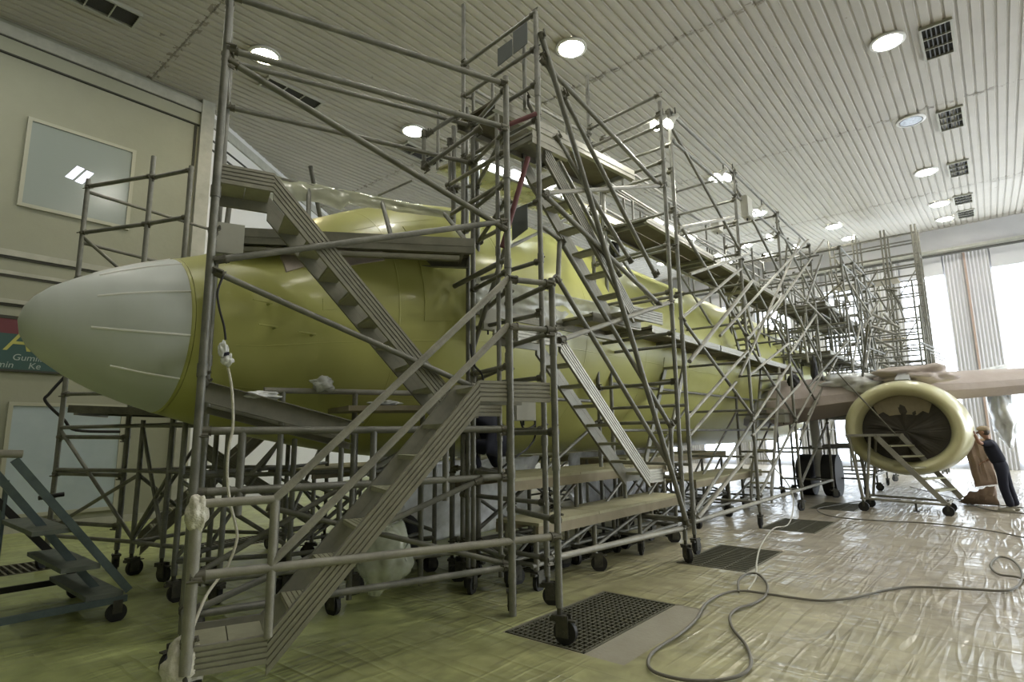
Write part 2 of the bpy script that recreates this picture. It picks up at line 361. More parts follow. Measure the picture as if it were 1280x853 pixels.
# floor with real pits under the drain grates
G = [(4.05,5.70,2.70,3.52), (7.50,9.05,2.60,3.50), (10.95,12.50,2.60,3.50), (14.35,15.85,2.60,3.50), (5.9,8.6,4.55,5.35), (.8,2.3,9.95,10.75), (4.2,5.7,9.5,10.3)]
def grid_with_holes(xs, ys, holes, z):
    vs, fs, idx = [], [], {}
    def vid(i, j):
        if (i,j) not in idx: idx[(i,j)] = len(vs); vs.append((xs[i], ys[j], z(xs[i], ys[j])))
        return idx[(i,j)]
    for i in range(len(xs)-1):
        for j in range(len(ys)-1):
            cx, cy_ = (xs[i]+xs[i+1])/2, (ys[j]+ys[j+1])/2
            if any(a-.001 < cx < b+.001 and c-.001 < cy_ < d+.001 for a,b,c,d in holes): continue
            fs.append((vid(i,j), vid(i+1,j), vid(i+1,j+1), vid(i,j+1)))
    return vs, fs
gx = sorted({X0, 33.5} | {g[0] for g in G} | {g[1] for g in G}); gy = sorted({YR, 23.} | {g[2] for g in G} | {g[3] for g in G})
vs, fs = grid_with_holes(gx, gy, G, lambda x, y: 0.)
floor = mesh('floor', vs, fs, 'concrete'); setting(floor)
# plastic sheeting laid over the floor, left off the grates and the strip beside the first one
def arange(a, b, s): return [a+s*i for i in range(int((b-a)/s)+1)]
H2 = [(a-.02, b+.02, c-(.36 if k == 0 else .03), d+.02) for k, (a,b,c,d) in enumerate(G)]
xs = sorted(set([round(v,3) for v in arange(-1,19,.09)] + [h[0] for h in H2] + [h[1] for h in H2] + [X0, 21, 24, 28, 31.9]))
ys = sorted(set([round(v,3) for v in arange(-4,11.2,.09)] + [h[2] for h in H2] + [h[3] for h in H2] + [YR, -8, 13, 16, 19, 22]))
def edge_d(x, y):
    m_ = 9
    for a,b,c,d in H2:
        dx = max(a-x, 0, x-b); dy = max(c-y, 0, y-d); m_ = min(m_, math.hypot(dx, dy))
    return m_
def film_z(x, y):
    e = min(1, edge_d(x, y)/.12)
    w = noise.noise(V(x*.5+y*.2+3, y*2.3+x*1.1, 0)); w2 = noise.noise(V(x*2.2-y*1.1, y*.5+x*.2, 4)); w3 = noise.noise(V(x*.5, y*.5, 9))
    r = max(0, 1-abs(w)*5)**1.5*.016 + max(0, 1-abs(w2)*6)**1.5*.010
    return .004+e*(.004+r*min(1, max(0, .25+w3*1.8))+.008*max(0, noise.noise(V(x*2,y*2,2))))
vs, fs = grid_with_holes(xs, ys, H2, film_z)
film = mesh('floor_sheeting', vs, fs, 'floor', sm=True)
film.data.polygons.foreach_set('use_smooth', [True]*len(film.data.polygons)); setting(film); 
GL = ['square-mesh drain grate nearest the camera with a caster standing on it', 'barred drain grate beside the pair of casters, second from the camera', 'barred drain grate third from the camera, where the pale cable hangs down', 'farthest barred drain grate by the engine trolley', 'drain grate in the shade under the low plywood platforms', 'drain grate under the far side scaffold near the blue grey trolley', 'drain grate hidden in shade on the far side of the nose']
for k, (a,b,c,d) in enumerate(G):
    t = thing('drain_grate', GL[k], 'grate', ((a+b)/2,(c+d)/2,0), 'floor drain grates')
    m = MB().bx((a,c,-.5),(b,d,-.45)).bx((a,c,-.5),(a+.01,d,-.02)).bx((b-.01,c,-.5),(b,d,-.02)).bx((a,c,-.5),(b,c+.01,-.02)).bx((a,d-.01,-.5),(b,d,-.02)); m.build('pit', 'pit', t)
    f = MB().bx((a,c,-.04),(b,c+.025,.006)).bx((a,d-.025,-.04),(b,d,.006)).bx((a,c,-.04),(a+.025,d,.006)).bx((b-.025,c,-.04),(b,d,.006)); f.build('frame', 'grate', t)
    m = MB(); n = int((b-a)/.075)
    for i in range(1, n): x = a+(b-a)*i/n; q = .007 if k == 0 else .013; m.bx((x-q,c,-.035),(x+q,d,.004))
    n = int((d-c)/(.05 if k == 0 else .3))
    for i in range(1, n): y = c+(d-c)*i/n; m.bx((a,y-.006,-.035),(b,y+.006,.003))
    g = m.build('bars', 'grate', t); g['kind'] = 'stuff'

# ceiling: profiled sheets laid lengthwise, jointed every 6.8 m, the bay by the doors rising
ceil = slab('ceiling', (X0,YR,ZC+.02), (X1,23,ZC+.3), 'ceil')
PW = .2
def sheet_mesh(x0, x1, n, z0=0, z1=0, name='ceiling_sheet'):
    vs, fs = [], []
    prof = [(0,0),(.135,0),(.143,.032),(.185,.032),(.2,0)]
    for k in range(n):
        b = len(vs)
        for x, z in ((x0,z0),(x1,z1)):
            for y, dz in prof: vs.append((x, k*PW+y, z+dz*.9-.03))
        fs += [(b+i, b+i+5, b+i+6, b+i+1) for i in range(4)]
    me = bpy.data.meshes.new(name); me.from_pydata(vs, [], fs); me.materials.append(MT['ceil']); me.update(); return me
SEC = [(4.0,10.8),(10.8,17.6),(17.6,24.6)]
for a, b in SEC:
    me = sheet_mesh(a+.012, b-.012, 1)
    y = -2.2
    while y < 14.4:
        link('ceiling_sheet', me, ceil, V(0, y, ZC+random.uniform(-.006,.004))); y += PW
def bulk(a, b, y0, y1, z0=0, z1=0):
    o = link('ceiling_sheeting', sheet_mesh(a, b, int((y1-y0)/PW), z0, z1), ceil, V(0,y0,ZC)); o['kind'] = 'stuff'
bulk(X0, 4.0, YR, 14.4)
for a, b in SEC: bulk(a, b, YR, -2.2); bulk(a, b, 14.4, 23)
rise = .9
ceil2 = mesh('ceiling', [(24.6,YR,ZC+.03),(24.6,23,ZC+.03),(XE+1,23,ZC+.03+rise),(XE+1,YR,ZC+.03+rise)], [(0,1,2,3)], 'ceil'); setting(ceil2)
o = link('ceiling_sheeting', sheet_mesh(24.62, XE+1, int((23-YR)/PW), 0, rise), ceil2, V(0,YR,ZC)); o['kind'] = 'stuff'
ceil.data.transform(Matrix.Identity(4))

# walls
slab('wall_right', (X0,YR-.3,0), (XE,YR,11), 'wall'); slab('wall_back', (X0-.3,YR,0), (X0,YL+.3,11), 'wall')
WL = slab('wall_left', (X0,YL,0), (5.3,YL+.3,10), 'wall')
# the window openings of the left wall are shallow boxed lights with frosted panes
def wall_window(n, x0, x1, z0, z1, refl=True):
    w = MB().bx((x0,YL-.03,z0),(x1,YL-.012,z1)).build('window_%d' % n, 'glass'); setting(w)
    f = MB(); t = .07
    for a, b in (((x0-t,YL-.06,z0-t),(x1+t,YL,z0)),((x0-t,YL-.06,z1),(x1+t,YL,z1+t)),((x0-t,YL-.06,z0),(x0,YL,z1)),((x1,YL-.06,z0),(x1+t,YL,z1))): f.bx(a, b)
    f.build('window_frame', 'frame', w)
    return w
p = [at(55,169,y=YL), at(165,201,y=YL), at(46,258,y=YL)]
w1 = wall_window(1, 2.02, 3.78, 6.32, 8.05)
for q in (0,.17): MB().add([(2.64+q,YL-.036,7.08-q*.25),(2.77+q,YL-.036,7.06-q*.25),(2.95+q,YL-.036,7.36-q*.25),(2.82+q,YL-.036,7.38-q*.25)], [(0,1,2,3)]).build('lamp_reflection_patch', 'reflglow', w1)  # glowing patches on the pane imitate a lamp's reflection
MT['glass'] = mat('frosted_glass_pale', (.42,.50,.56), .15, var=(.50,.58,.64), vscale=2)
w2 = wall_window(2, 2.28, 4.05, .35, 2.36)
# wall trims and cornice
for i, (z0, z1, d) in enumerate(((5.22,5.34,.05),(4.86,4.93,.03),(4.30,4.38,.05))):
    slab('trim_%d' % (i+1), (X0,YL-d,z0), (5.3,YL,z1), 'walltrim'); slab('trim_%d' % (i+11), (X0,YL-d*.6,z0-.05), (5.3,YL,z0), 'shadowgap')
slab('trim_4', (X0,YL-.10,9.62), (5.3,YL,9.86), 'walltrim'); slab('trim_5', (X0,YL-.05,9.30), (5.3,YL,9.60), 'wall'); slab('trim_6', (X0,YL-.07,9.595), (5.3,YL,9.63), 'shadowgap')
slab('trim_7', (X0,YL-.055,9.27), (5.3,YL,9.30), 'shadowgap')
slab('trim_8', (5.02,YL-.03,0), (5.07,YL,9.3), 'shadowgap'); slab('trim_9', (5.12,YL-.12,0), (5.42,YL+.3,10), 'walltrim')
slab('baseboard_left', (X0,YL-.04,0), (5.1,YL,.15), 'walltrim')
# the hangar widens beyond the nose: oblique wall, then the far side wall
ob = MB(); d = V(.83,.553,0).normalized(); n_ = V(d.y,-d.x,0); L_ = (XE+1-5.4)
Lw = 8.6/.553
ob.box(V(5.4,14.5,5)+d*7.2-n_*.15, (7.2,.15,5), (d,n_,V(0,0,1))); o = ob.build('wall_oblique', 'farwall'); setting(o)
for k, (z0,z1,m,t) in enumerate(((9.55,9.8,'walltrim',.06),(9.2,9.24,'shadowgap',.03),(8.95,8.99,'shadowgap',.03))):
    o = MB().box(V(5.4,14.5,(z0+z1)/2)+d*7.2+n_*t/2, (7.2,t/2,(z1-z0)/2), (d,n_,V(0,0,1))).build('trim_%d' % (20+k), m); setting(o)
slab('wall_far', (16,22.3,0), (XE,22.6,11), 'farwall')
# end wall with sliding doors: corrugated leaves and tall daylight panes
slab('wall_end', (XE+.25,YR,0), (XE+.5,23,11.2), 'door')
hd = slab('trim_30', (XE-.1,YR,9.75), (XE+.25,23,11), 'door'); slab('trim_31', (XE-.35,YR,9.62), (XE,23,9.75), 'walltrim'); slab('trim_32', (XE-.5,YR,9.45), (XE-.3,23,9.52), 'shadowgap')
y = -10.4; k = 1
pitch = 3.32
ya = -.44+pitch*0
doors = []
for j in range(-3, 7):
    y0 = -.44+pitch*j; y1 = y0+1.7                     # steel leaf y0..y1, daylight pane y1..y0+pitch
    dl = MB(); n = 12
    vs = []
    for i in range(n*4+1):
        yy = y0+.05+(1.6)*i/(n*4); xx = XE+(.0 if i % 4 < 2 else .035); vs += [(xx,yy,0),(xx,yy,9.6)]
    leaf = mesh('door_%d' % k, vs, [(2*i,2*i+1,2*i+3,2*i+2) for i in range(n*4)], 'door'); setting(leaf)
    MB().bx((XE-.06,y0+.85,0),(XE-.01,y0+.93,9.5)).build('door_seam', 'walltrim' if j else 'paper', leaf)
    if y1+1.6 < 22 :
        pn = MB().bx((XE+.08,y1,.3),(XE+.1,y0+pitch,8.65)).build('window_%d' % (k+2), 'glow'); setting(pn)
        MB().bx((XE+.0,y1,8.65),(XE+.1,y0+pitch,9.6)).build('window_head', 'door', pn)
        for q in (1,2): MB().bx((XE+.05,y1+(pitch-1.7)*q/3-.012,.3),(XE+.08,y1+(pitch-1.7)*q/3+.012,8.65)).build('window_bar', 'frame', pn)
    k += 1
for j in range(4):                                    # unseen glowing panes added in the camera-side wall to light the fuselage
    x0 = 18.6+3.3*j
    pn = MB().bx((x0,YR,1.0),(x0+1.8,YR+.02,8.4)).build('window_%d' % (20+j), 'addedglow'); setting(pn)
    f = MB()
    for a, b in (((x0-.08,YR,.92),(x0+1.88,YR+.06,1.0)),((x0-.08,YR,8.4),(x0+1.88,YR+.06,8.48)),((x0-.08,YR,1),(x0,YR+.06,8.4)),((x0+1.8,YR,1),(x0+1.88,YR+.06,8.4)),((x0+.87,YR,1),(x0+.93,YR+.05,8.4))): f.bx(a, b)
    f.build('window_frame', 'frame', pn)
# ceiling lamps in rows, and air grilles beside them
def lamp(x, y, z, m, label):
    t = thing('ceiling_lamp', label, 'ceiling lamp', (x,y,z), 'round recessed ceiling lamps')
    MB().cyl((x,y,z-.02),(x,y,z-.075),.27,28,.25).build('lens', m, t, sm=True)
    r = MB(); n = 28
    vs = []
    for rr, zz in ((.27,z+.0),(.33,z-.03),(.335,z-.07),(.275,z-.08)): vs += [(x+rr*math.cos(2*math.pi*i/n), y+rr*math.sin(2*math.pi*i/n), zz) for i in range(n)]
    r.add(vs, [(a*n+i,a*n+(i+1)%n,(a+1)*n+(i+1)%n,(a+1)*n+i) for a in range(3) for i in range(n)]); r.build('trim_ring', 'white', t, sm=True)
SPOT = {(5.3,11.4):'warm round ceiling lamp above the tall front pole, crossed by a scaffold rail', (9.5,6.2):'bright round ceiling lamp above the corner of the tall stair tower', (9.5,11.4):'round ceiling lamp beside the slot grille left of the tall stair tower',
 (13.8,.95):'large round ceiling lamp next to the nearest square air grille', (18,.95):'unlit silver round ceiling lamp with stained rim', (22.1,.95):'pinkish round ceiling lamp by the third air grille', (18,6.2):'ceiling lamp seen above the scaffold lamp posts', (22.1,6.2):'ceiling lamp over the far scaffold posts'}
XL = [-3.1,1.1,5.3,9.5,13.8,18.0,22.1]
for y in (-9.6,-4.3,.95,6.2,11.4):
    for x in XL:
        if x < 0: continue
        if y == 6.2 and x == 13.8: continue
        lb = SPOT.get((x,y), 'unseen ceiling lamp, %s row from right, %s from nose end' % ({-9.6:'first',-4.3:'second',.95:'third',6.2:'fourth',11.4:'fifth'}[y], {1.1:'first',5.3:'second',9.5:'third',13.8:'fourth',18.0:'fifth',22.1:'sixth'}[x]))
        lamp(x, y, ZC, 'lampoff' if (x,y) == (18.0,.95) else ('lampwarm' if (x,y) in ((5.3,11.4),) else 'lamp'), lb)
for x, z in ((26.1,.13),(29.4,.49)):
    for y in (.85,4.4,8.0,12.):
        lamp(x, y, ZC+z, 'lamp', 'bright bay ceiling lamp %s' % {(26.1,.85):'right one of the nearer pair',(29.4,.85):'right one next to the last grille',(26.1,4.4):'above the left end of the tall grid scaffold',(29.4,4.4):'behind the top rails of the grid scaffold'}.get((x,y),'hidden by docks, %s row, %s' % ('eight metre' if y == 8 else 'twelve metre', 'nearer' if x < 28 else 'farther')))
def vent(x0, x1, y0, y1, z, label):
    t = thing('air_grille', label, 'air grille', ((x0+x1)/2,(y0+y1)/2,z), 'ceiling air grilles')
    MB().bx((x0,y0,z-.035),(x1,y1,z-.03)).build('backing', 'pit', t)
    f = MB(); w = .045
    f.bx((x0-w,y0-w,z-.09),(x1+w,y0,z-.02)).bx((x0-w,y1,z-.09),(x1+w,y1+w,z-.02)).bx((x0-w,y0,z-.09),(x0,y1,z-.02)).bx((x1,y0,z-.09),(x1+w,y1,z-.02))
    for q in (1,2): xx = x0+(x1-x0)*q/3; f.bx((xx-.012,y0,z-.085),(xx+.012,y1,z-.035))
    f.build('frame', 'boxgrey', t)
    n = 6
    for i in range(1, n):
        yy = y0+(y1-y0)*i/n; MB().box(((x0+x1)/2,yy,z-.06), ((x1-x0)/2,.004,.022), (V(1,0,0),V(0,.8,.6),V(0,-.6,.8))).build('slat', 'louvre', t)
for x0,x1,y0,y1,z,l in ((13.85,15.1,-.12,.36,ZC,'nearest square air grille beside the large ceiling lamp'),(18.0,19.2,-.12,.36,ZC,'square air grille beside the unlit ceiling lamp'),(21.9,23.1,-.1,.36,ZC,'square air grille beside the pinkish ceiling lamp'),
   (25.6,26.5,-.1,.4,ZC+.10,'air grille in the brighter bay, nearer one'),(28.6,29.5,-.1,.4,ZC+.43,'air grille in the brighter bay, last one'),
   (1.9,3.1,12.05,12.55,ZC,'slot air grille at the top left corner of the view'),(5.75,7.1,12.05,12.5,ZC,'slot air grille under the warm lamp, crossed by a rail'),(9.8,11.2,12.0,12.5,ZC,'slot air grille below the round lamp left of the tall tower')):
    vent(x0,x1,y0,y1,z,l)
# sign board on the left wall
sb = thing('sign_board', 'dark green and maroon company sign board on the left wall behind the nose tip', 'sign', (2.2,YL-.02,3.5))
MB().bx((-.6,YL-.05,3.04),(3.0,YL-.02,3.72)).build('lower_panel', 'board_g', sb)
MB().bx((-.6,YL-.05,3.72),(3.0,YL-.02,4.0)).build('upper_panel', 'board_r', sb)
MB().bx((-.65,YL-.06,4.0),(3.05,YL-.01,4.06)).bx((-.65,YL-.06,3.0),(3.05,YL-.01,3.04)).build('frame', 'shadowgap', sb)
def text(s, loc, size, m, parent, name='lettering', rot=(math.pi/2,0,0), ext=.004, shear=0, ax='LEFT'):
    c = bpy.data.curves.new(name, 'FONT'); c.body = s; c.size = size; c.extrude = ext; c.shear = shear; c.align_x = ax; c.materials.append(MT[m])
    o = bpy.data.objects.new(name, c); COL.objects.link(o); dg = bpy.context.evaluated_depsgraph_get(); me = bpy.data.meshes.new_from_object(o.evaluated_get(dg)); bpy.data.objects.remove(o); o = link(name, me, parent); o.location = Vector(loc)-org(parent); o.rotation_euler = rot; return o
text('A', (2.02,YL-.055,3.40), .62, 'board_y', sb, shear=.2)
text('Gumila', (2.17,YL-.055,3.22), .17, 'board_t', sb, shear=.15)
text('ebehmin', (1.62,YL-.055,3.07), .17, 'board_t', sb, shear=.15); text('Ke', (2.42,YL-.055,3.07), .17, 'board_t', sb, shear=.15)

# ================================================================== AIRCRAFT
YC = 6.5
air = thing('passenger_jet', 'airliner stripped to yellow-green primer with a white nose cone, standing inside the scaffolds', 'airplane', (6,YC,0))
ST = [(1.0,2.75,.012,.012),(1.03,2.75,.13,.13),(1.09,2.75,.23,.23),(1.2,2.75,.34,.34),(1.38,2.745,.47,.46),(1.6,2.745,.60,.58),(1.85,2.75,.71,.69),(2.1,2.755,.80,.78),(2.42,2.77,.90,.89),
      (2.8,2.82,1.03,1.04),(3.2,2.92,1.17,1.22),(3.7,3.02,1.33,1.42),(4.3,3.12,1.52,1.62),(5.0,3.22,1.68,1.80),(5.8,3.29,1.79,1.90),(6.8,3.34,1.86,1.97),(8,3.36,1.88,2.0),(12,3.36,1.88,2.0),(18,3.36,1.88,2.0),(22,3.4,1.86,1.97),(25,3.65,1.6,1.7),(28,4.0,1.1,1.2),(31.2,4.4,.35,.45)]
def sect(x):
    for i in range(len(ST)-1):
        if ST[i][0] <= x <= ST[i+1][0]:
            t = (x-ST[i][0])/(ST[i+1][0]-ST[i][0]); 
            return [ST[i][k]+(ST[i+1][k]-ST[i][k])*t for k in (1,2,3)]
    return ST[-1][1:]
def fpt(x, th, off=0):            # th: 0 = camera side (-y), 90 = crown
    zc, w, h = sect(x); c, s = math.cos(math.radians(th)), math.sin(math.radians(th))
    return V(x, YC-(w+off)*c, zc+(h+off)*s)
def loft(name, x0, x1, m, n=56):
    X = sorted({x0, x1} | {s[0] for s in ST if x0 < s[0] < x1} | {round(x0+(x1-x0)*i/10, 3) for i in range(1, 10)})
    vs = [fpt(x, 360*k/n) for x in X for k in range(n)]
    fs = [(i*n+k, i*n+(k+1)%n, (i+1)*n+(k+1)%n, (i+1)*n+k) for i in range(len(X)-1) for k in range(n)]
    fs += [tuple(range(n)), tuple(range(len(X)*n-1, (len(X)-1)*n-1, -1))]
    o = mesh(name, vs, fs, m, air)
    bm = bmesh.new(); bm.from_mesh(o.data); bmesh.ops.recalc_face_normals(bm, faces=bm.faces); bm.to_mesh(o.data); bm.free(); smooth(o.data, .9)
    return o
rad = loft('nose_cone', 1.0, 2.14, 'radome'); rad['label'] = 'white rounded nose cone'
loft('forward_fuselage', 2.155, 5.6, 'primer'); loft('fuselage', 5.606, 12.9, 'primer'); loft('fuselage', 12.906, 31.2, 'primer')
def strip_on(name, xa, xb, tha, thb, w, off, m, par, n=14):
    vs = []
    for i in range(n+1):
        t = i/n; x = xa+(xb-xa)*t; th = tha+(thb-tha)*t; h = sect(x)[2]; dth = math.degrees(w/2/max(h,.2))
        for dt, o_ in ((-dth,0),(-dth*.5,off),(dth*.5,off),(dth,0)): vs.append(fpt(x, th+dt, o_))
    fs = [(i*4+k, i*4+k+1, (i+1)*4+k+1, (i+1)*4+k) for i in range(n) for k in range(3)]
    return mesh(name, vs, fs, m, par, sm=True)
# diverter strips of the nose cone, fasteners round its edge
for th, xa in ((27,1.45),(-8,1.42),(62,1.5),(-42,1.6),(88,1.5),(118,1.6)):
    strip_on('diverter_strip', xa, 2.12, th, th*.93, .022, .009, 'strip', rad)
def ring(name, x, off, wd, m, par, n=64):
    vs = [fpt(x+dx, 360*k/n, o_) for k in range(n) for dx, o_ in ((0,.001),(wd*.2,off),(wd*.8,off),(wd,.001))]
    fs = [(k*4+j, k*4+j+1, ((k+1)%n)*4+j+1, ((k+1)%n)*4+j) for k in range(n) for j in range(3)]
    return mesh(name, vs, fs, m, par, sm=True)
ring('edge_band', 2.12, .004, .03, 'primer', rad)
for x in (4.05, 5.55, 7.3, 9.2, 11.1): ring('skin_lap', x, .003, .02, 'primer', air)
for th in (-38,-12,48): strip_on('skin_lap', 2.5, 12.8, th, th, .012, .002, 'primer', air, 40)
def patch(name, xa, xb, ta, tb, off, m, par=air, n=6):
    vs = []; 
    for i in range(n+1):
        for j in range(n+1): vs.append(fpt(xa+(xb-xa)*i/n, ta+(tb-ta)*j/n, off))
    for i in range(n+1):
        for j in range(n+1): vs.append(fpt(xa+(xb-xa)*i/n, ta+(tb-ta)*j/n, -.01))
    q = (n+1)**2; f = [(i*(n+1)+j, i*(n+1)+j+1, (i+1)*(n+1)+j+1, (i+1)*(n+1)+j) for i in range(n) for j in range(n)]
    e = []
    for i in range(n):
        for a, b in (((i)*(n+1), (i+1)*(n+1)), (i*(n+1)+n, (i+1)*(n+1)+n), (i, i+1), (n*(n+1)+i, n*(n+1)+i+1)): e.append((a, b, b+q, a+q))
    return mesh(name, vs, f+e, m, par, sm=True)
patch('entry_door', 4.35, 5.2, -4, 44, .008, 'primer')
patch('service_panel', 3.25, 3.5, 4, 10, .006, 'primer'); patch('service_panel', 6.4, 6.9, -30, -18, .006, 'primer'); patch('service_panel', 9.9, 10.5, -20, -8, .006, 'primer')
for xa, xb, ta, tb in ((2.95,3.42,30,43),(3.5,3.95,25,39),(2.9,3.4,52,78)):
    c = patch('masked_windscreen', xa, xb, ta, tb, .02, 'pinkpaper'); c['label'] = 'cockpit window covered in pale masking paper'
# probes
for x, th in ((2.75,12),(2.8,-2),(3.15,-8)):
    a = fpt(x, th); MB().cyl(a, a+V(-.02,-.09,0), .014, 8).cyl(a+V(0,-.09,0), a+V(-.2,-.10,0), .012, 8, .006).build('pitot_probe', 'primer', air)
# nose gear wrapped in white plastic
def lump(name, c, s, m, par=None, seed=0, amp=.2, n=24, label=None, base=None):
    bm = bmesh.new(); bmesh.ops.create_icosphere(bm, subdivisions=4, radius=1)
    for v in bm.verts:
        p = v.co; k = 1+amp*(noise.noise(p*1.7+V(seed,0,0))+.5*max(0,1-abs(noise.noise(p*3+V(0,seed,0)))*5)*.5)
        v.co = V(p.x*s[0], p.y*s[1], p.z*s[2])*k+Vector(c)-(org(par) if par else V(0,0,0))
    me = bpy.data.meshes.new(name); bm.to_mesh(me); bm.free(); me.materials.append(MT[m]); me.polygons.foreach_set('use_smooth',[True]*len(me.polygons))
    o = link(name, me, par); return o
ng = MB().cyl((5.1,YC,.35),(4.95,YC,1.5),.09,14).cyl((5.1,YC-.28,.35),(5.1,YC+.28,.35),.05); ng.build('nose_gear_leg', 'white', air, sm=True)
for s in (-.2,.2): MB().cyl((5.1,YC+s-.09,.345),(5.1,YC+s+.09,.345),.34,28).cyl((5.1,YC+s-.1,.345),(5.1,YC+s+.1,.345),.17,16).build('nose_wheel', 'black', air, sm=True)
for s in (-2.6,2.6):
    MB().cyl((17.5,YC+s,.5),(17.4,YC+s,2.2),.12,14).build('main_gear_leg', 'white', air, sm=True)
    for q in (-.3,.3): MB().cyl((17.5,YC+s+q-.17,.54),(17.5,YC+s+q+.17,.54),.54,28).build('main_wheel', 'black', air, sm=True)
# wings: camera-side wing in detail, the far one as its mirror
def wing(side):
    prof = [(0,0),(.02,.035),(.08,.065),(.2,.085),(.4,.08),(.7,.045),(1,.004),(1,-.004),(.7,-.022),(.4,-.045),(.2,-.05),(.08,-.042),(.02,-.025)]
    st = [(0,14.4,8.2,2.15,1.2),(1.7,15.4,7.2,2.25,1.05),(4.85,17.2,4.9,2.66,.95),(7.2,18.6,4.3,2.80,.9),(14.2,22.8,1.8,3.4,.9)]
    vs = [(x+c*a, YC-side*y, z+c*b*k) for y,x,c,z,k in st for a,b in prof]; n = len(prof)
    fs = [(i*n+k, i*n+(k+1)%n, (i+1)*n+(k+1)%n, (i+1)*n+k) for i in range(len(st)-1) for k in range(n)]+[tuple(range(n)), tuple(range(len(vs)-1,len(vs)-n-1,-1))]
    w = mesh('wing', vs, fs, 'wing', air); bm = bmesh.new(); bm.from_mesh(w.data); bmesh.ops.recalc_face_normals(bm, faces=bm.faces); bm.to_mesh(w.data); bm.free(); smooth(w.data, .6)
    if side == 1:
        # masking paper wrapped round the leading edge
        vs = []; pr = [(.22,.105),(.1,.085),(.03,.06),(-.012,.02),(-.012,-.015),(.03,-.045),(.1,-.06)]
        ss = [(1.95,15.58,7.1,2.29,1.05)]+[(a,)+tuple(st[2][k]+(st[3][k]-st[2][k])*t if a >= 4.85 and a <= 7.2 else (st[1][k]+(st[2][k]-st[1][k])*(a-1.7)/3.15 if a < 4.85 else st[3][k]+(st[4][k]-st[3][k])*(a-7.2)/7) for k in (1,2,3,4)) for a in [2.5,3.2,4.0,4.85,5.5,6.2,7.2,8.5,10,12,14] for t in [(a-4.85)/2.35]]
        for y,x,c,z,k in ss:
            for a,b in pr: vs.append((x+c*a-.01, YC-y, z+c*b*k*1.05+.012*noise.noise(V(y*3,a*9,0))))
        n = len(pr); m_ = mesh('leading_edge_masking', vs, [(i*n+k,i*n+k+1,(i+1)*n+k+1,(i+1)*n+k) for i in range(len(ss)-1) for k in range(n-1)], 'pinkpaper', air, sm=True)
        m_['label'] = 'pale brown masking paper over the wing leading edge'
wing(1); wing(-1)
# engine: lofted rings, flattened at the bottom
def engine(yc, par):
    n = 64
    def rg(x, r, flat=.86, zc=1.68, dy=0):
        out = []
        for k in range(n):
            t = 2*math.pi*k/n; c, s = math.cos(t), math.sin(t); out.append(V(x, yc+r*c*(1.04), zc+r*s*(flat if s < 0 else 1.0)*.99))
        return out
    outer = [(15.02,.86),(14.96,.90),(14.94,.95),(14.97,1.0),(15.06,1.05),(15.25,1.10),(15.6,1.14),(16.1,1.15),(16.9,1.11),(17.6,1.02),(18.3,.86)]
    R_ = [rg(x, r) for x, r in outer]
    def skin(name, R, m):
        vs = [v for r in R for v in r]; fs = [(i*n+k, i*n+(k+1)%n, (i+1)*n+(k+1)%n, (i+1)*n+k) for i in range(len(R)-1) for k in range(n)]
        o = mesh(name, vs, fs, m, par); smooth(o.data, 1.2); return o
    c = skin('engine_cowl', R_, 'nacelle'); c['label'] = 'primed engine cowl with an oval intake'
    inn = skin('intake_duct', [rg(x, r) for x, r in ((15.02,.86),(15.12,.82),(15.35,.79),(15.9,.78))], 'nacelle')
    cv = [v+V(.05*noise.noise(v*2.3),0,0) for v in rg(15.42,.785)]+[V(15.42+.10*noise.noise(V(k*.33,yc,0)), yc+(v.y-yc)*.55, 1.68+(v.z-1.68)*.55) for k, v in enumerate(rg(15.42,.785))]+[V(15.52,yc,1.68)]
    MB().add(cv, [(k,(k+1)%n,n+(k+1)%n,n+k) for k in range(n)]+[(n+k,n+(k+1)%n,2*n) for k in range(n)]).build('intake_cover', 'dark', par)
    hw = []
    for k in range(9):
        t = math.radians(48+84*k/8)
        hw += [V(15.36, yc+.785*1.04*math.cos(t), 1.68+.775*math.sin(t)), V(15.40, yc+.70*math.cos(t), 1.68+(.36 if 1 < k < 7 else .5)*math.sin(t))]
    MB().add(hw, [(2*k,2*k+1,2*k+3,2*k+2) for k in range(8)]).build('intake_masking', 'plyside', par)
    b = MB()
    for k in range(0):
        t = 2*math.pi*k/24; p = V(15.5, yc+.16*math.cos(t), 1.75+.16*math.sin(t)); q = V(15.53, yc+.74*math.cos(t+.12), 1.75+.66*math.sin(t+.12))
        b.box((p+q)/2, ((q-p).length/2,.045,.006), ((q-p).normalized(), V(.6,-math.sin(t)*.8,math.cos(t)*.8).normalized(), V(.8,math.sin(t)*.6,-math.cos(t)*.6).normalized()))
    vs = rg(18.3,.86)+rg(18.31,.3); MB().add(vs, [(k,(k+1)%n,n+(k+1)%n,n+k) for k in range(n)]).cyl((18.0,yc,1.8),(19.6,yc,1.85),.42,24,.2).build('exhaust', 'wing', par, sm=True)
    MB().add([(15.9,yc-.14,2.85),(15.9,yc+.14,2.85),(19.5,yc+.12,2.6),(19.5,yc-.12,2.6),(16.6,yc-.1,3.12),(16.6,yc+.1,3.12),(20.5,yc+.1,2.95),(20.5,yc-.1,2.95)], boxv((0,0,0),(1,1,1))[1] and [(0,1,2,3),(4,7,6,5),(0,4,5,1),(2,6,7,3),(0,3,7,4),(1,5,6,2)]).build('pylon', 'wing', par)
    for x in (15.3,16.2): 
        vs = [v for r in (rg(x,1.115 if x < 16 else 1.153), rg(x+.015,1.12 if x < 16 else 1.158), rg(x+.03,1.115 if x < 16 else 1.153)) for v in r]
engine(1.65, air); engine(11.35, air)
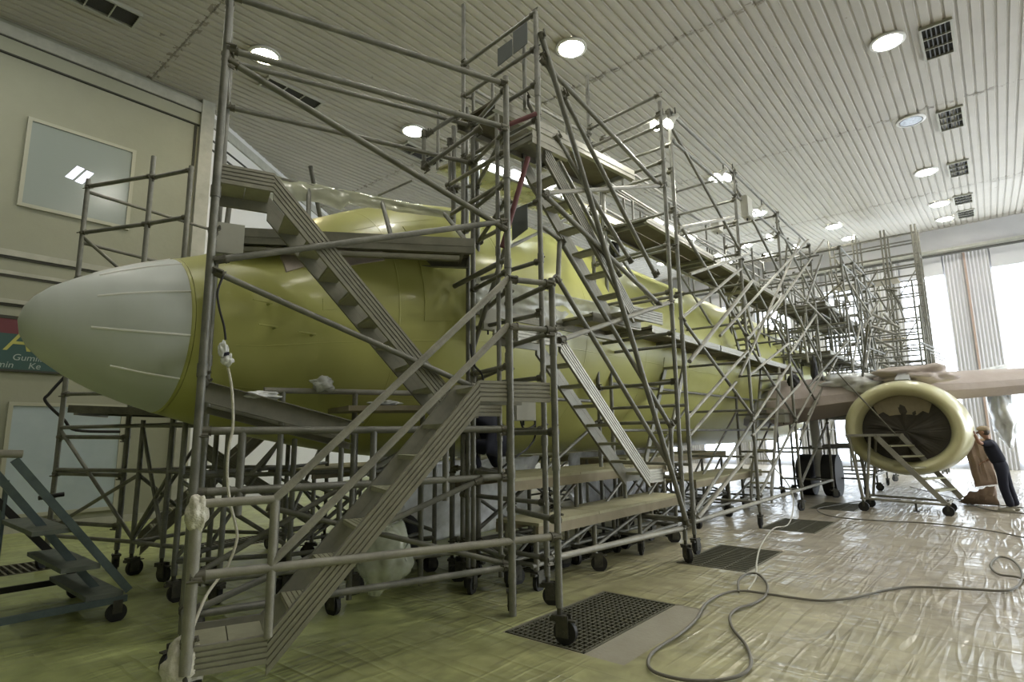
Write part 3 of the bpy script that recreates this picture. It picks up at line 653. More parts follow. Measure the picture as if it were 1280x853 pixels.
# wrapped pieces near the engine
o = lump('crumpled_masking', (16.9,1.55,3.0), (.75,.75,.22), 'pinkpaper', None, 3, .5); tag(o, 'crumpled brown masking paper bunched on top of the engine pylon', 'masking paper')
o = lump('flap_fairing_wrap', (20.2,-.05,2.2), (1.4,.28,.85), 'filmwhite', None, 5, .35); tag(o, 'white plastic wrapping hanging under the wing right of the engine', 'plastic sheet')
# ================================================================== SCAFFOLDS
def post(th, F, a, b, z0, z1, cast=True, name='pole', r=.03, m='tube', joints=True):
    tube(th, F(a,b,z0), F(a,b,z1), name, r, m)
    if joints:
        z = z0+random.uniform(.9,1.4)
        while z < z1-.2: tube(th, F(a,b,z-.05), F(a,b,z+.05), 'joint_collar', r*1.22, m); z += random.choice((1.0,1.5,2.0))
    if cast: p = F(a,b,0); caster(th, p.x, p.y)
def span(th, F, p, q, name='rail', r=.026, m='tube', fit=True):
    tube(th, F(*p), F(*q), name, r, m, fit=fit)

# ---- first stair tower, in front of the nose ------------------------------------------------
P = thing('stair_tower', 'nearest two-flight scaffold stair tower with ribbed aluminium stringers, in front of the nose', 'scaffold', (1.61,3.98,0))
Bx, By = 4.12, 2.98
T1 = Frame(Bx, By, -21.6)
def nose_tower(P, F, near=True):
    post(P, F, 0, 0, .28, 3.10); post(P, F, .02, .88, .28, 5.64, r=.034)
    post(P, F, -2.74, .88, .28, 7.4 if near else 5.64, r=.033); post(P, F, -2.70, 1.76, .28, 5.6); post(P, F, .02, 1.76, .28, 5.6)
    post(P, F, -2.71, 0, .28, 1.28, r=.036, m='tube2')
    if near:
        post(P, F, -.44, 0, .28, 3.04, cast=False); post(P, F, .02, 1.1, .3, 5.3, cast=False, r=.026)
    flight(P, F, -2.25, .43, -.72, 2.15, 0.0, .55, land0=-2.70, land1=-.04, h=.165)
    flight(P, F, -2.29, 4.02, -.52, 2.06, .92, 1.5, land0=-2.72, land1=-.05, h=.165)
    # hand rails of the lower flight
    for z in (1.29, .88):
        span(P, F, (-2.71 if z > 1 else -2.25,0,z), (-2.25,0,z), r=.028, m='tube2', fit=False) if z > 1 else None
        span(P, F, (-2.25,0,z), (-.44,0,z+1.76), 'hand_rail', .028, 'tube2', False)
    span(P, F, (-2.25,0,1.29), (-2.25,0,.42), 'rail_post', .028, 'tube2', False)
    span(P, F, (-.44,0,3.04), (0,0,3.05), 'hand_rail'); span(P, F, (-.44,0,2.62), (0,0,2.62))
    span(P, F, (-2.71,0,.85), (0,0,.85), r=.03, m='tube2')
    span(P, F, (-2.71,0,1.24), (-2.74,.88,1.24)); span(P, F, (-2.71,0,.45), (-2.74,.88,.45))
    for z in (3.05, 2.6, 1.72, .98): span(P, F, (0,0,z), (.02,.88,z), r=.026)
    for z in (5.55, 5.03): span(P, F, (-2.72,.88,z+.03), (.02,.88,z), r=.03)
    span(P, F, (-2.70,.88,4.95), (.0,.88,3.86), 'brace', .03)
    span(P, F, (-2.70,.88,3.15), (.0,.88,3.95), 'brace', .03)
    span(P, F, (-2.70,.88,3.05), (-.35,.88,2.16), 'brace', .028)
    # lower frame behind the stair
    span(P, F, (-2.72,.88,.40), (.0,.88,.44), r=.03); span(P, F, (-2.7,.88,.42), (-.3,.88,1.28), 'brace'); span(P, F, (-2.1,1.76,1.05), (0,.88,.46), 'brace')
    for z in (1.76, 1.29): span(P, F, (-2.72,.9,z), (.0,.9,z), r=.032)
    for a in (-2.42,-1.35,-.66): span(P, F, (a,.9,1.78), (a,.9,.95 if a == -1.35 else 1.1), 'rail_post', .03, fit=False)
    for z in (5.5, 5.0, 4.4, 3.4, 2.4, 1.3, .5): span(P, F, (.02,.88,z), (.02,1.76,z))
    for z in (5.5, 5.0, 3.4, 2.2, .5): span(P, F, (-2.74,.88,z), (-2.70,1.76,z))
    for z in (5.5, 5.0, .45): span(P, F, (-2.7,1.76,z), (.02,1.76,z))
    span(P, F, (-2.7,1.76,.5), (.02,1.76,2.0), 'brace')
nose_tower(P, T1)
MB().box(T1(-2.71,0,1.22), (.05,.05,.11)).build('tape_wrap', 'tape', P) if 0 else None
o = lump('tape_wrap', T1(-2.71,0,1.23), (.062,.062,.12), 'tape', P, 2, .25); o['label'] = 'pole head wrapped in pale tape'
o = lump('tape_wrap', T1(-2.73,.1,.28), (.10,.12,.16), 'tape', P, 4, .4)
tube(P, T1(-2.62,-.12,.12), T1(-2.9,-.02,.0)+V(-.3,.05,.02), 'wrapped_stick', .03, 'tape')
tube(P, T1(.02,1.1,5.12), T1(.45,.95,5.35), 'red_wrapped_tube', .028, 'redtape'); tube(P, T1(.30,.9,4.75), T1(.02,1.0,3.7), 'red_wrapped_tube', .03, 'redtape')

# the deck beside the cockpit and its rail wrapped in film; the ramp to the nose below
D1 = thing('cockpit_deck', 'plywood scaffold deck beside the cockpit with a rail wrapped in clear plastic', 'scaffold deck', (3.2,5.2,0))
A = at(274,285,z=3.85); B_ = at(592,300,z=3.85); n_ = V(-(B_-A).y, (B_-A).x, 0).normalized()
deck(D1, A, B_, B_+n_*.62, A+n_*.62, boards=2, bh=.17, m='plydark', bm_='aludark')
cbeam(D1, A+V(0,0,-.19), B_+V(0,0,-.19)-(B_-A)*.06, .05, side=-n_, name='lower_edge_tube')
C_ = at(286,212,z=4.55); E_ = at(562,268,z=4.42)
tube(D1, C_, E_, 'guard_rail', .03)
mb = MB(); n = 40; vs = []
for i in range(n+1):
    t = i/n; p = C_.lerp(E_,t); dr = .30+.10*noise.noise(V(t*4,0,0)) if t < .5 else .12+.16*(1-t)
    for j in range(9):
        s = j/8; a_ = math.pi*s*1.0
        off = .045*math.cos(a_) if s < .3 else .03; 
        vs.append(p+n_*(.045-.09*min(1,s*3))+V(0,0,.04-dr*max(0,s-.2)*1.2)+n_*(.03*noise.noise(V(t*14,s*4,1))))
mb.add(vs, [(i*9+j,i*9+j+1,(i+1)*9+j+1,(i+1)*9+j) for i in range(n) for j in range(8)]); f = mb.build('rail_film', 'filmthick', D1, sm=True); f['label'] = 'clear plastic film draped over the rail'
for t in (.02,.33,.66,.97): q = A.lerp(B_,t); tube(D1, q+n_*.05, C_.lerp(E_,t), 'rail_post', .026)
for t in (0.02,1):
    q = A.lerp(B_,t)+n_*.60; tube(D1, V(q.x,q.y,.25), q, 'pole', .028); caster(D1, q.x, q.y)
tube(D1, at(386,236,z=4.3)+n_*.8, at(388,208,y=(at(386,236,z=4.3)+n_*.8).y), 'rail_post', .026)
# narrow beam and rails under the nose
D2 = thing('nose_ramp', 'low scaffold deck under the nose with a light metal edge beam and hand rail', 'scaffold deck', (2.8,5.2,0))
A = T1(-2.68,1.2,2.17); B_ = T1(-1.46,1.2,1.84); n_ = V(-(B_-A).y, (B_-A).x, 0).normalized()
cbeam(D2, A, B_, .17, .07, side=n_, m='aludark'); cbeam(D2, A+n_*.5, B_+n_*.5, .17, side=-n_, m='aludark'); cbeam(D2, A+V(0,0,-.2)+n_*.1, B_+V(0,0,-.2)+n_*.1, .06, side=n_, m='aludark')
for t in (.0,.33,.66,1):
    p = A.lerp(B_,t)-V(0,0,.1); tube(D2, p, p+n_*.5, 'cross_beam', .02)
    if t in (0,1): q = p+n_*.5; tube(D2, V(q.x,q.y,.28), q, 'pole', .026); caster(D2, q.x, q.y)
a_, b_ = at(330,488,y=5.35), at(532,492,y=5.0)
tube(D2, a_, b_, 'hand_rail', .03, 'tube2')
for t in (.1,.52,.98): p = a_.lerp(b_,t); tube(D2, p, V(p.x,p.y,.1), 'rail_post', .028)
a_, b_ = at(436,507,y=4.75), at(600,507,y=4.45)
mesh('deck_board', [a_,b_,b_+V(.25,.75,0),a_+V(.25,.75,0)]+[v-V(0,0,.05) for v in (a_,b_,b_+V(.25,.75,0),a_+V(.25,.75,0))], [(0,1,2,3),(7,6,5,4),(0,4,5,1),(1,5,6,2),(2,6,7,3),(3,7,4,0)], 'plyside', D2)
lump('film_scrap', at(403,480,y=5.2), (.12,.08,.07), 'filmwhite', D2, 3, .5)
lump('film_scrap', A.lerp(B_,.35)+n_*.05+V(0,0,.02), (.16,.06,.035), 'filmwhite', D2, 6, .5)
lump('film_scrap', at(482,504,y=4.8), (.16,.08,.03), 'filmwhite', D2, 8, .5)

# ---- far-side twin of the first tower ---------------------------------------------------------
P = thing('stair_tower', 'dark two-storey stair scaffold behind and left of the nose cone, topped by a rail cage', 'scaffold', (1.61,9.02,0))
T1M = Mirror(T1)
cg = [V(2.17,10.15,0), V(2.67,9.03,0), V(2.94,8.34,0)]
for p, z0, z1 in zip(cg, (.28,.28,3.9), (5.6,5.78,5.5)):
    tube(P, V(p.x,p.y,z0), V(p.x,p.y,z1), 'pole', .034)
    if z0 < 1: caster(P, p.x, p.y)
for z in (5.48, 4.75, 4.05): tube(P, V(cg[0].x,cg[0].y,z), V(cg[1].x,cg[1].y,z), 'rail', .03, fit=True)
for z in (5.45, 4.75, 4.05): tube(P, V(cg[1].x,cg[1].y,z), V(cg[2].x,cg[2].y,z), 'rail', .03, fit=True)
for z in (5.4, 4.6, 3.9): tube(P, V(cg[0].x,cg[0].y,z), V(4.2,10.2,z-.1), 'rail', .026)
deck(P, V(2.70,8.95,4.0), V(3.6,7.6,4.0), V(4.4,8.0,4.0), V(3.4,9.5,4.0), boards=2)
tube(P, V(2.17,10.15,4.7), V(3.8,9.6,3.2), 'brace', .026)
for z in (2.35,1.75,1.25,.6): tube(P, V(cg[0].x,cg[0].y,z), V(cg[1].x,cg[1].y,z-.02), 'rail', .028, fit=True)
# low deck with dark underside below the nose cone
D3 = thing('nose_deck', 'low scaffold under the nose cone with a dark deck underside and crossing braces', 'scaffold deck', (3,8.2,0))
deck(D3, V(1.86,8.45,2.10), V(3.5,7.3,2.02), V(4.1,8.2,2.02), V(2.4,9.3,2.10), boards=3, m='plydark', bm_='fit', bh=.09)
for x, y in ((2.84,7.97),(2.57,6.85),(2.71,8.6),(3.1,7.3),(3.5,6.2),(3.9,5.6),(4.2,7.6),(3.6,8.8),(5.2,5.7),(5.3,6.1),(5.2,8.2)):
    tube(D3, V(x,y,.28), V(x,y,1.95), 'pole', .03); caster(D3, x, y)
PT = [(2.57,6.85),(3.1,7.3),(2.84,7.97),(2.71,8.6),(3.6,8.8),(4.2,7.6),(5.2,8.2)]
for z in (1.88,1.3,.42):
    for (x0,y0),(x1,y1) in zip(PT, PT[1:]): tube(D3, V(x0,y0,z), V(x1,y1,z), 'rail', .026)
    for (x0,y0),(x1,y1) in (((2.57,6.85),(3.5,6.2)),((3.5,6.2),(5.2,5.7)),((3.9,5.6),(5.3,6.1)),((3.1,7.3),(4.2,7.6)),((2.71,8.6),(2.17,10.15))): tube(D3, V(x0,y0,z), V(x1,y1,z), 'rail', .026)
for (x0,y0),(x1,y1) in (((2.57,6.85),(3.5,6.2)),((2.71,8.6),(3.6,8.8)),((3.1,7.3),(4.2,7.6)),((3.5,6.2),(5.2,5.7)),((2.84,7.97),(2.71,8.6)),((2.71,8.6),(2.17,10.15)),((4.2,7.6),(5.2,8.2))):
    tube(D3, V(x0,y0,.45), V(x1,y1,1.85), 'brace', .024); tube(D3, V(x0,y0,1.25), V(x1,y1,.5), 'brace', .024)
flight(D3, Frame(2.9,8.9,-14), 0, .4, 1.5, 1.9, 0, .6, h=.15)
flight(D3, Frame(3.1,8.3,-14), 1.9, .5, .2, 1.7, 0, .5, h=.15)

# ---- low plywood platforms along the fuselage -------------------------------------------------
def low_platform(x0, x1, y0, y1, z, label, legs=True, fascia=.14):
    t = thing('low_platform', label, 'work platform', ((x0+x1)/2,(y0+y1)/2,0), 'low plywood platforms')
    n = max(2, int((x1-x0)/1.25))
    for i in range(n):
        a, b = x0+(x1-x0)*i/n+.006, x0+(x1-x0)*(i+1)/n-.006
        MB().bx((a,y0,z-.03),(b,y1,z+random.uniform(-.003,.004))).build('plywood_sheet', 'ply', t)
    for y in (y0+.02, y1-.02): MB().bx((x0,y-.02,z-fascia),(x1,y+.02,z-.03)).build('edge_board', 'plyside', t)
    for i in range(n+1):
        x = x0+.08+(x1-x0-.16)*i/n
        for y in (y0+.1, y1-.1):
            tube(t, V(x,y,.2 if z > .6 else .02), V(x,y,z-.03), 'leg', .03, 'aludark')
            if z > .6: caster(t, x, y)
        if i < n:
            x2 = x0+.08+(x1-x0-.16)*(i+1)/n
            tube(t, V(x,y0+.1,.3), V(x2,y0+.1,z-.15), 'brace', .022); tube(t, V(x,y1-.1,z-.15), V(x2,y1-.1,.3), 'brace', .022)
        tube(t, V(x,y0+.1,.28), V(x,y1-.1,.28), 'cross_tube', .022)
    for y in (y0+.1, y1-.1): tube(t, V(x0,y,.28), V(x1,y,.28), 'rail', .024)
    return t
low_platform(5.2, 9.3, 4.35, 5.35, 1.2, 'higher plywood platform where the ladder stair lands, under the belly')
low_platform(5.15, 8.9, 3.98, 4.6, .74, 'lower plywood step platform along the front of the higher one')
low_platform(10.2, 13.9, 4.3, 5.2, .86, 'plywood platform farther back under the fuselage behind the third dock pole')
low_platform(9.5, 14.5, 5.3, 6.3, 1.25, 'plywood platform under the belly at the wing root')
low_platform(4.6, 9.5, 7.6, 8.9, 1.25, 'dark platform on the far side under the belly, forward one')
low_platform(10.2, 15.5, 7.4, 8.9, 1.25, 'dark platform on the far side under the belly, rear one')

# ---- tall stair tower --------------------------------------------------------------------------
T2 = Frame(4.92, 3.70, -6)
P = thing('stair_tower', 'tallest scaffold stair tower in the middle, with two steep ladder stairs and long diagonal rails', 'scaffold', (4.92,3.70,0))
F = T2; Wd = 1.36; Ld = 2.72
for a, b, z in ((0,0,6.68),(Ld,0,6.67),(0,Wd,7.6),(Ld,Wd,7.76)): post(P, F, a, b, .28, z, r=.03)
for z in (6.67,6.21,5.75,5.3): span(P, F, (0,0,z), (0,Wd,z))
for z in (6.78,6.44,6.28,5.7): span(P, F, (Ld,0,z), (Ld,Wd,z))
for z in (4.3,3.6,3.0,2.3,1.75,1.0,.45): span(P, F, (0,0,z), (0,Wd,z)); span(P, F, (Ld,0,z+.1), (Ld,Wd,z+.1))
for z in (6.67,6.25): span(P, F, (0,Wd,z), (Ld,Wd,z))
for z in (5.3,3.4,2.2,.45): span(P, F, (0,Wd,z), (Ld,Wd,z))
span(P, F, (0,0,.44), (Ld,0,.44), r=.034, m='tube2'); span(P, F, (0,Wd,.44), (Ld,Wd,1.9), 'brace'); span(P, F, (0,Wd,3.9), (Ld,Wd,2.2), 'brace'); span(P, F, (0,Wd,3.8), (Ld,Wd,5.4), 'brace')
span(P, F, (.03,-.05,6.38), (2.71,-.05,.49), 'long_brace', .034)
span(P, F, (.07,.0,6.1), (2.57,0,5.27), 'hand_rail', .03); span(P, F, (.08,-.02,6.16), (.42,-.02,5.75), 'brace')
span(P, F, (.42,-.03,5.78), (2.3,-.03,3.85), 'hand_rail', .03); span(P, F, (.3,.5,5.95), (2.2,.5,3.95), 'hand_rail', .028)
span(P, F, (.30,.0,5.2), (1.75,0,3.95), 'hand_rail', .028)
span(P, F, (.06,0,4.41), (Ld,0,5.32), 'brace', .028, 'tube2'); span(P, F, (.06,0,4.41), (2.39,0,3.47), 'hand_rail', .032)
span(P, F, (.29,0,2.74), (Ld,0,3.55), 'brace', .03, 'tube2')
for (a,z),(a2,z2) in (((.33,3.92),(2.51,1.79)),((.25,3.47),(2.55,1.15))): span(P, F, (a,0,z), (a2,0,z2), 'hand_rail', .03)
span(P, F, (0,0,4.02), (.33,0,3.92), 'hand_rail', .028, fit=False); span(P, F, (.33,0,3.92), (.28,0,3.45), 'rail_post', .028, fit=False); span(P, F, (2.51,0,1.79),(2.5,0,1.2), 'rail_post', .028, fit=False)
# top deck, middle decks
q = [at(621,139,z=5.66), at(783,214,z=5.66), at(735,252,z=5.66), at(596,162,z=5.66)]
deck(P, F(-.30,.40,5.62), F(2.55,.40,5.62), F(2.55,1.12,5.62), F(-.30,1.12,5.62), boards=1, m='plydark', bh=.15)
deck(P, F(-.1,-.0,5.12), F(.55,0,5.12), F(.55,.42,5.12), F(-.1,.42,5.12), boards=1, m='alu', bh=.16)
deck(P, F(1.6,.55,3.32), F(2.75,.55,3.32), F(2.75,1.3,3.32), F(1.6,1.3,3.32), boards=1, bh=.12)
flight(P, F, .14, 5.08, 1.80, 3.36, .02, .42, h=.16, land1=2.5, m='aludark')
flight(P, F, .32, 2.84, 1.98, 1.24, .02, .42, h=.16, land0=-.35, land1=2.3)
for a in (.35,.6,1.9): span(P, F, (a,Wd-.2,5.66), (a,Wd-.2,6.6), 'rail_post', .024, fit=False)
for a, z in ((.1,6.55),(.35,6.4)): span(P, F, (a,.3,5.6), (a,.3,z), 'rail_post', .026, fit=False)
for z in (3.5, 3.1): span(P, F, (.6,Wd,z), (Ld,Wd,z), r=.024)
for x, z in ((-.28,.4),(.0,.0)): pass
# plates hung on the top rail
for (a0,a1,z0,z1,s) in (((0,.28,.56),(6.3,6.62),0,0,0),): pass
for b0, b1, z0, z1 in ((.10,.34,6.30,6.58),(.36,.62,6.28,6.50)):
    mesh('hanging_plate', [F(-.04,b0,z0),F(-.04,b1,z0-.02),F(-.04,b1,z1),F(-.04,b0,z1),F(-.05,b0,z0),F(-.05,b1,z0-.02),F(-.05,b1,z1),F(-.05,b0,z1)], [(0,1,2,3),(7,6,5,4),(0,4,5,1),(1,5,6,2),(2,6,7,3),(3,7,4,0)], 'signplate', P)
mesh('hanging_plate', [F(-.04,.15,4.0),F(-.04,.40,3.93),F(-.04,.40,4.3),F(-.04,.15,4.3),F(-.05,.15,4.0),F(-.05,.40,3.93),F(-.05,.40,4.3),F(-.05,.15,4.3)], [(0,1,2,3),(7,6,5,4),(0,4,5,1),(1,5,6,2),(2,6,7,3),(3,7,4,0)], 'signplate', P)

# link scaffold between both towers: posts at 560-600 px with cage, film and switch gear
L1 = thing('link_scaffold', 'scaffold frame with small rail cage joining the cockpit deck to the tall stair tower', 'scaffold', (5.1,5.5,0))
b0, b1, b2, b3 = V(4.72,5.15,0), V(4.95,5.65,0), V(5.15,5.35,0), V(5.3,6.05,0)
for p, z0, z1 in ((at(565,700,y=5.3),.28,5.9),(at(583,700,y=5.2),.28,6.2),(at(598,700,y=5.0),.28,5.7)):
    p = V(p.x,p.y,0); tube(L1, V(p.x,p.y,z0), V(p.x,p.y,z1), 'pole', .034); caster(L1, p.x, p.y)
pa, pb, pc = [V(at(u,700,y=y).x, y, 0) for u, y in ((565,5.3),(583,5.2),(598,5.0))]
for z in (5.0,4.2,3.2,2.4,1.3,.45): tube(L1, V(pa.x,pa.y,z), V(pc.x,pc.y,z), 'rail', .026, fit=True); tube(L1, V(pc.x,pc.y,z), T1(.02,.88,z), 'rail', .026, fit=True)
for (u0,v0,y0_),(u1,v1,y1_) in (((530,165,4.9),(530,210,4.9)),((530,210,4.9),(600,160,4.2)),((534,168,4.9),(575,142,4.6)),((562,175,5.3),(563,240,5.3)),((590,160,5.0),(592,235,5.0)),((560,232,5.1),(632,190,3.85)),((560,270,5.1),(632,228,3.85)),((600,300,5.0),(632,283,3.85))):
    tube(L1, at(u0,v0,y=y0_), at(u1,v1,y=y1_), 'rail', .026, fit=True)
for (u0,v0,y0_),(u1,v1,y1_) in (((632,310,4.0),(590,440,4.9)),((570,440,5.0),(600,440,4.9)),((568,358,4.8),(632,325,3.9))):
    tube(L1, at(u0,v0,y=y0_), at(u1,v1,y=y1_), 'brace', .03)
flat = [at(575,348,z=3.3), at(660,330,z=3.3), at(760,385,z=3.3), at(600,372,z=3.25)]
deck(L1, V(5.0,4.75,3.25), V(8.1,4.55,3.25), V(8.1,4.95,3.25), V(5.0,5.05,3.25), boards=1, bh=.1, m='ply')

# ---- long dock along the camera side ----------------------------------------------------------
def dock(P, xs, y0, y1, mir=False, top=6.8, lev=(3.35,5.15), dense=True, m='tube', cast=True):
    f = (lambda x,y,z: V(x, 13-y if mir else y, z))
    for i, x in enumerate(xs):
        for y in (y0, y1):
            tube(P, f(x,y,.28), f(x,y,top+(0 if y == y0 else -.25)), 'pole', .03, m)
            for z in (1.6,3.1,4.6): tube(P, f(x,y,z-.05), f(x,y,z+.05), 'joint_collar', .037, m)
            if cast: q = f(x,y,0); caster(P, q.x, q.y)
        for z in (.45,1.25,2.1,3.0,3.75,4.5,5.1,5.75,6.2,6.72): tube(P, f(x,y0,z), f(x,y1,z), 'rail', .024, m, fit=dense and z > 3)
    for i, (xa, xb) in enumerate(zip(xs, xs[1:])):
        for z in (top-.03, top-.5): tube(P, f(xa,y0,z), f(xb,y0,z), 'guard_rail', .026, m, fit=dense)
        for z in (top-.3, top-.8): tube(P, f(xa,y1,z), f(xb,y1,z), 'guard_rail', .024, m)
        for z in (.45,): tube(P, f(xa,y0,z), f(xb,y0,z), 'rail', .034, 'tube2')
        for z in (1.75,2.5): tube(P, f(xa,y1,z), f(xb,y1,z), 'rail', .024, m)
        for z in lev:
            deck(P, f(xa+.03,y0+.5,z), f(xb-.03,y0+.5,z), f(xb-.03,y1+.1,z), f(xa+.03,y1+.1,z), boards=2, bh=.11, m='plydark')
            for dz in (.5,1.0): tube(P, f(xa,y1+.22,z+dz), f(xb,y1+.22,z+dz), 'guard_rail', .024, m)
            for t in (.1,.5,.9): tube(P, f(xa+(xb-xa)*t,y1+.22,z), f(xa+(xb-xa)*t,y1+.22,z+1.05), 'rail_post', .022, m)
        zz = [(top-.25,top-1.6),(5.0,3.5),(3.4,2.0),(.55,1.9)]
        for j, (za, zb) in enumerate(zz):
            tube(P, f(xa,y0,za), f(xb,y0,zb), 'brace', .027, m if j % 2 else 'tube', fit=dense)
            if j in (1,2): tube(P, f(xa,y0,zb-.1), f(xb,y0,za-.2), 'brace', .026, 'tube2' if dense else m)
        tube(P, f(xa,y1,.5), f(xb,y1,2.2), 'brace', .024, m); tube(P, f(xa,y1,5), f(xb,y1,3.4), 'brace', .024, m)
        tube(P, f(xa,y0,4.62), f(xb,y1,4.9), 'brace', .028, 'tube2')
P = thing('long_dock', 'long scaffold dock of several storeys along the camera side of the fuselage', 'scaffold', (8.15,3.5,0))
XS = [8.13,11.04,13.9,16.95]
dock(P, XS, 3.5, 4.75)
# work lamp poles and ladders on the dock
f8 = Frame(8.13,3.5,0)
flight(P, f8, 4.6, 5.1, 5.6, 3.4, .55, 1.0, h=.1); 
flight(P, Frame(8.13,3.5,0), 6.1, 3.2, 4.7, .5, .3, .75, h=.12, m='tube2')
flight(P, Frame(8.13,3.5,0), 2.0, 3.2, .9, 1.3, .8, 1.2, h=.1)
tube(P, at(848,285,y=3.5), at(917,272,y=3.5), 'brace', .03, 'tube2'); tube(P, at(862,343,y=3.5), at(936,318,y=3.5), 'brace', .03, 'tube2')
tube(P, at(862,452,y=3.5), at(940,352,y=3.45), 'brace', .035, 'tube2'); tube(P, at(872,648,y=3.5), at(936,568,y=3.45), 'brace', .034, 'tube2')
for (u0,v0),(u1,v1) in (((936,470),(985,430)),((862,545),(920,478)),((940,545),(1000,480)),((1000,550),(1030,480)),((1010,520),(1060,420)),((1004,330),(1060,429)),((985,353),(1062,432)),((900,420),(1010,300)),((960,400),(1030,300)),((925,470),(1000,300))):
    tube(P, at(u0,v0,y=3.5), at(u1,v1,y=3.4), 'brace', .026, 'tube2')
# second dock section around the wing root, tighter bays
P = thing('wing_dock', 'crowded scaffold dock above the wing root, behind the long dock', 'scaffold', (17.7,3.4,0))
WD = P
dock(P, [17.7,19.6,21.5,23.4], 2.9, 4.6, lev=(3.9,5.3), top=6.8)
for k in range(46):
    x = random.uniform(15.5,23.5); y = random.uniform(2.6,5.6); z = random.uniform(2.6,6.4); dx = random.uniform(-1.6,1.6)
    tube(P, V(x,y,z), V(x+dx,y+random.uniform(-.8,.8),max(2.4,min(6.7,z+random.choice((-1.3,1.3,.05,-.9))))), 'brace', .027, random.choice(('tube','tube2')))
# far-side dock, seen over and under the fuselage
P = thing('far_dock', 'scaffold dock on the far side of the fuselage, seen dark beneath the belly', 'scaffold', (8.13,9.5,0))
dock(P, [7.0,9.9,12.8,15.7,18.6], 3.5, 4.6, mir=True, top=6.2, dense=False)
for k in range(70):
    x = random.uniform(15.2,22.5); y = random.uniform(3.2,6.8); z = random.uniform(3.2,4.6); L_ = random.choice((1.2,1.8,2.4))
    if k % 2: tube(P if 0 else WD, V(x,y,z), V(x,y,min(6.9,z+L_)), 'pole', .027, 'tube' if k % 4 else 'tube2')
    else: tube(WD, V(x,y,z+.8), V(x+(L_ if k % 4 else 0),y+(0 if k % 4 else L_*.6),z+.8), 'rail', .025, 'tube')
# upper walkway over the fuselage with film and light fittings
P = thing('overhead_walkway', 'walkway above the fuselage with plastic film and fluorescent fittings under it', 'scaffold deck', (9,5.2,0))
a0_, a1_ = V(5.2,5.0,5.42), V(17.5,5.0,6.0)
for i in range(6):
    t0, t1 = i/6, (i+.97)/6; p, q = a0_.lerp(a1_,t0), a0_.lerp(a1_,t1)
    cbeam(P, p, q, .12, side=V(0,-1,0)); 
    mesh('underside_film', [p+V(0,0,-.10),q+V(0,0,-.10),q+V(0,.75,-.02),p+V(0,.75,-.02)], [(0,1,2,3)], 'filmgreen', P)
    mesh('deck_board', [p+V(0,.0,.03),q+V(0,0,.03),q+V(0,.7,.03),p+V(0,.7,.03)]+[v-V(0,0,.03) for v in (p+V(0,.0,.03),q+V(0,0,.03),q+V(0,.7,.03),p+V(0,.7,.03))], [(0,1,2,3),(7,6,5,4),(0,4,5,1),(1,5,6,2),(2,6,7,3),(3,7,4,0)], 'ply', P)
    for s in (0,.7): tube(P, p+V(0,s,0), p+V(0,s,.95), 'rail_post', .024)
for s in (0,.7):
    for h in (.5,.95): tube(P, a0_+V(0,s,h), a1_+V(0,s,h), 'guard_rail', .024)
def fluor(p, q, label):
    t = thing('fluorescent_fitting', label, 'light fitting', p, 'fluorescent fittings along the overhead walkway')
    d = (q-p).normalized(); s = d.cross(V(0,0,1)).normalized(); u = s.cross(d)
    MB().box((p+q)/2+u*.05, ((q-p).length/2+.04,.06,.025), (d,s,u)).build('housing', 'white', t)
    MB().cyl(p, q, .022, 10).build('tube_lamp', 'tubeglow', t)
for k, (u0,v0,u1,v1,l) in enumerate(((602,205,630,216,'left end of the row behind the tall tower pole'),(641,216,662,226,'brightest one just right of the tall tower pole'),(683,233,690,236,'short one right of the tall tower stair top'),(702,242,712,247,'by the upper ladder stair'),(817,277,826,282,'left of the pole pair under the work lamps'),(833,285,843,290,'right of the pole pair under the work lamps'),(856,294,868,299,'beyond the pole pair'),(895,320,914,328,'farthest, under the rear decks'))):
    fluor(at(u0,v0,y=4.92), at(u1,v1,y=4.92), 'glowing fluorescent fitting, '+l)
def worklamp(p, aim, label):
    t = thing('work_lamp', label, 'flood lamp', p, 'flood lamps on the scaffold tops')
    d = Vector(aim).normalized()
    MB().cyl(p-d*.16, p, .04, 14, .10).cyl(p-d*.26, p-d*.16, .04, 10).build('reflector', 'boxgrey', t, sm=True)
    MB().cyl(p-d*.01, p+d*.005, .09, 20).build('lens', 'workglow', t)
    MB().cyl(p-d*.2, p-d*.2+V(0,0,.16), .012, 8).build('bracket', 'iron', t)
    ld = bpy.data.lights.new('flood_light', 'SPOT'); ld.energy = FLOOD_W; ld.spot_size = 2.3; ld.spot_blend = .8; ld.shadow_soft_size = .09; ld.color = (1,.98,.9)
    lo = bpy.data.objects.new('flood_light', ld); COL.objects.link(lo); lo.parent = t; lo.location = d*.03; lo.rotation_mode = 'QUATERNION'; lo.rotation_quaternion = V(0,0,-1).rotation_difference(d)
for u, v, y, l in ((819,157,3.55,'left of the pair atop the pole right of the tall tower'),(835,155,3.5,'right of the pair atop the pole right of the tall tower'),(897,222,3.6,'hung from the second dock pole top'),(909,222,3.6,'second of the two at the second dock pole top'),(946,266,3.5,'at the third dock pole top'),(962,297,3.8,'below the third dock pole top'),(995,309,4,'low among the far braces')):
    worklamp(at(u,v,y=y), (-.62,.42,-.75), 'flood lamp '+l)
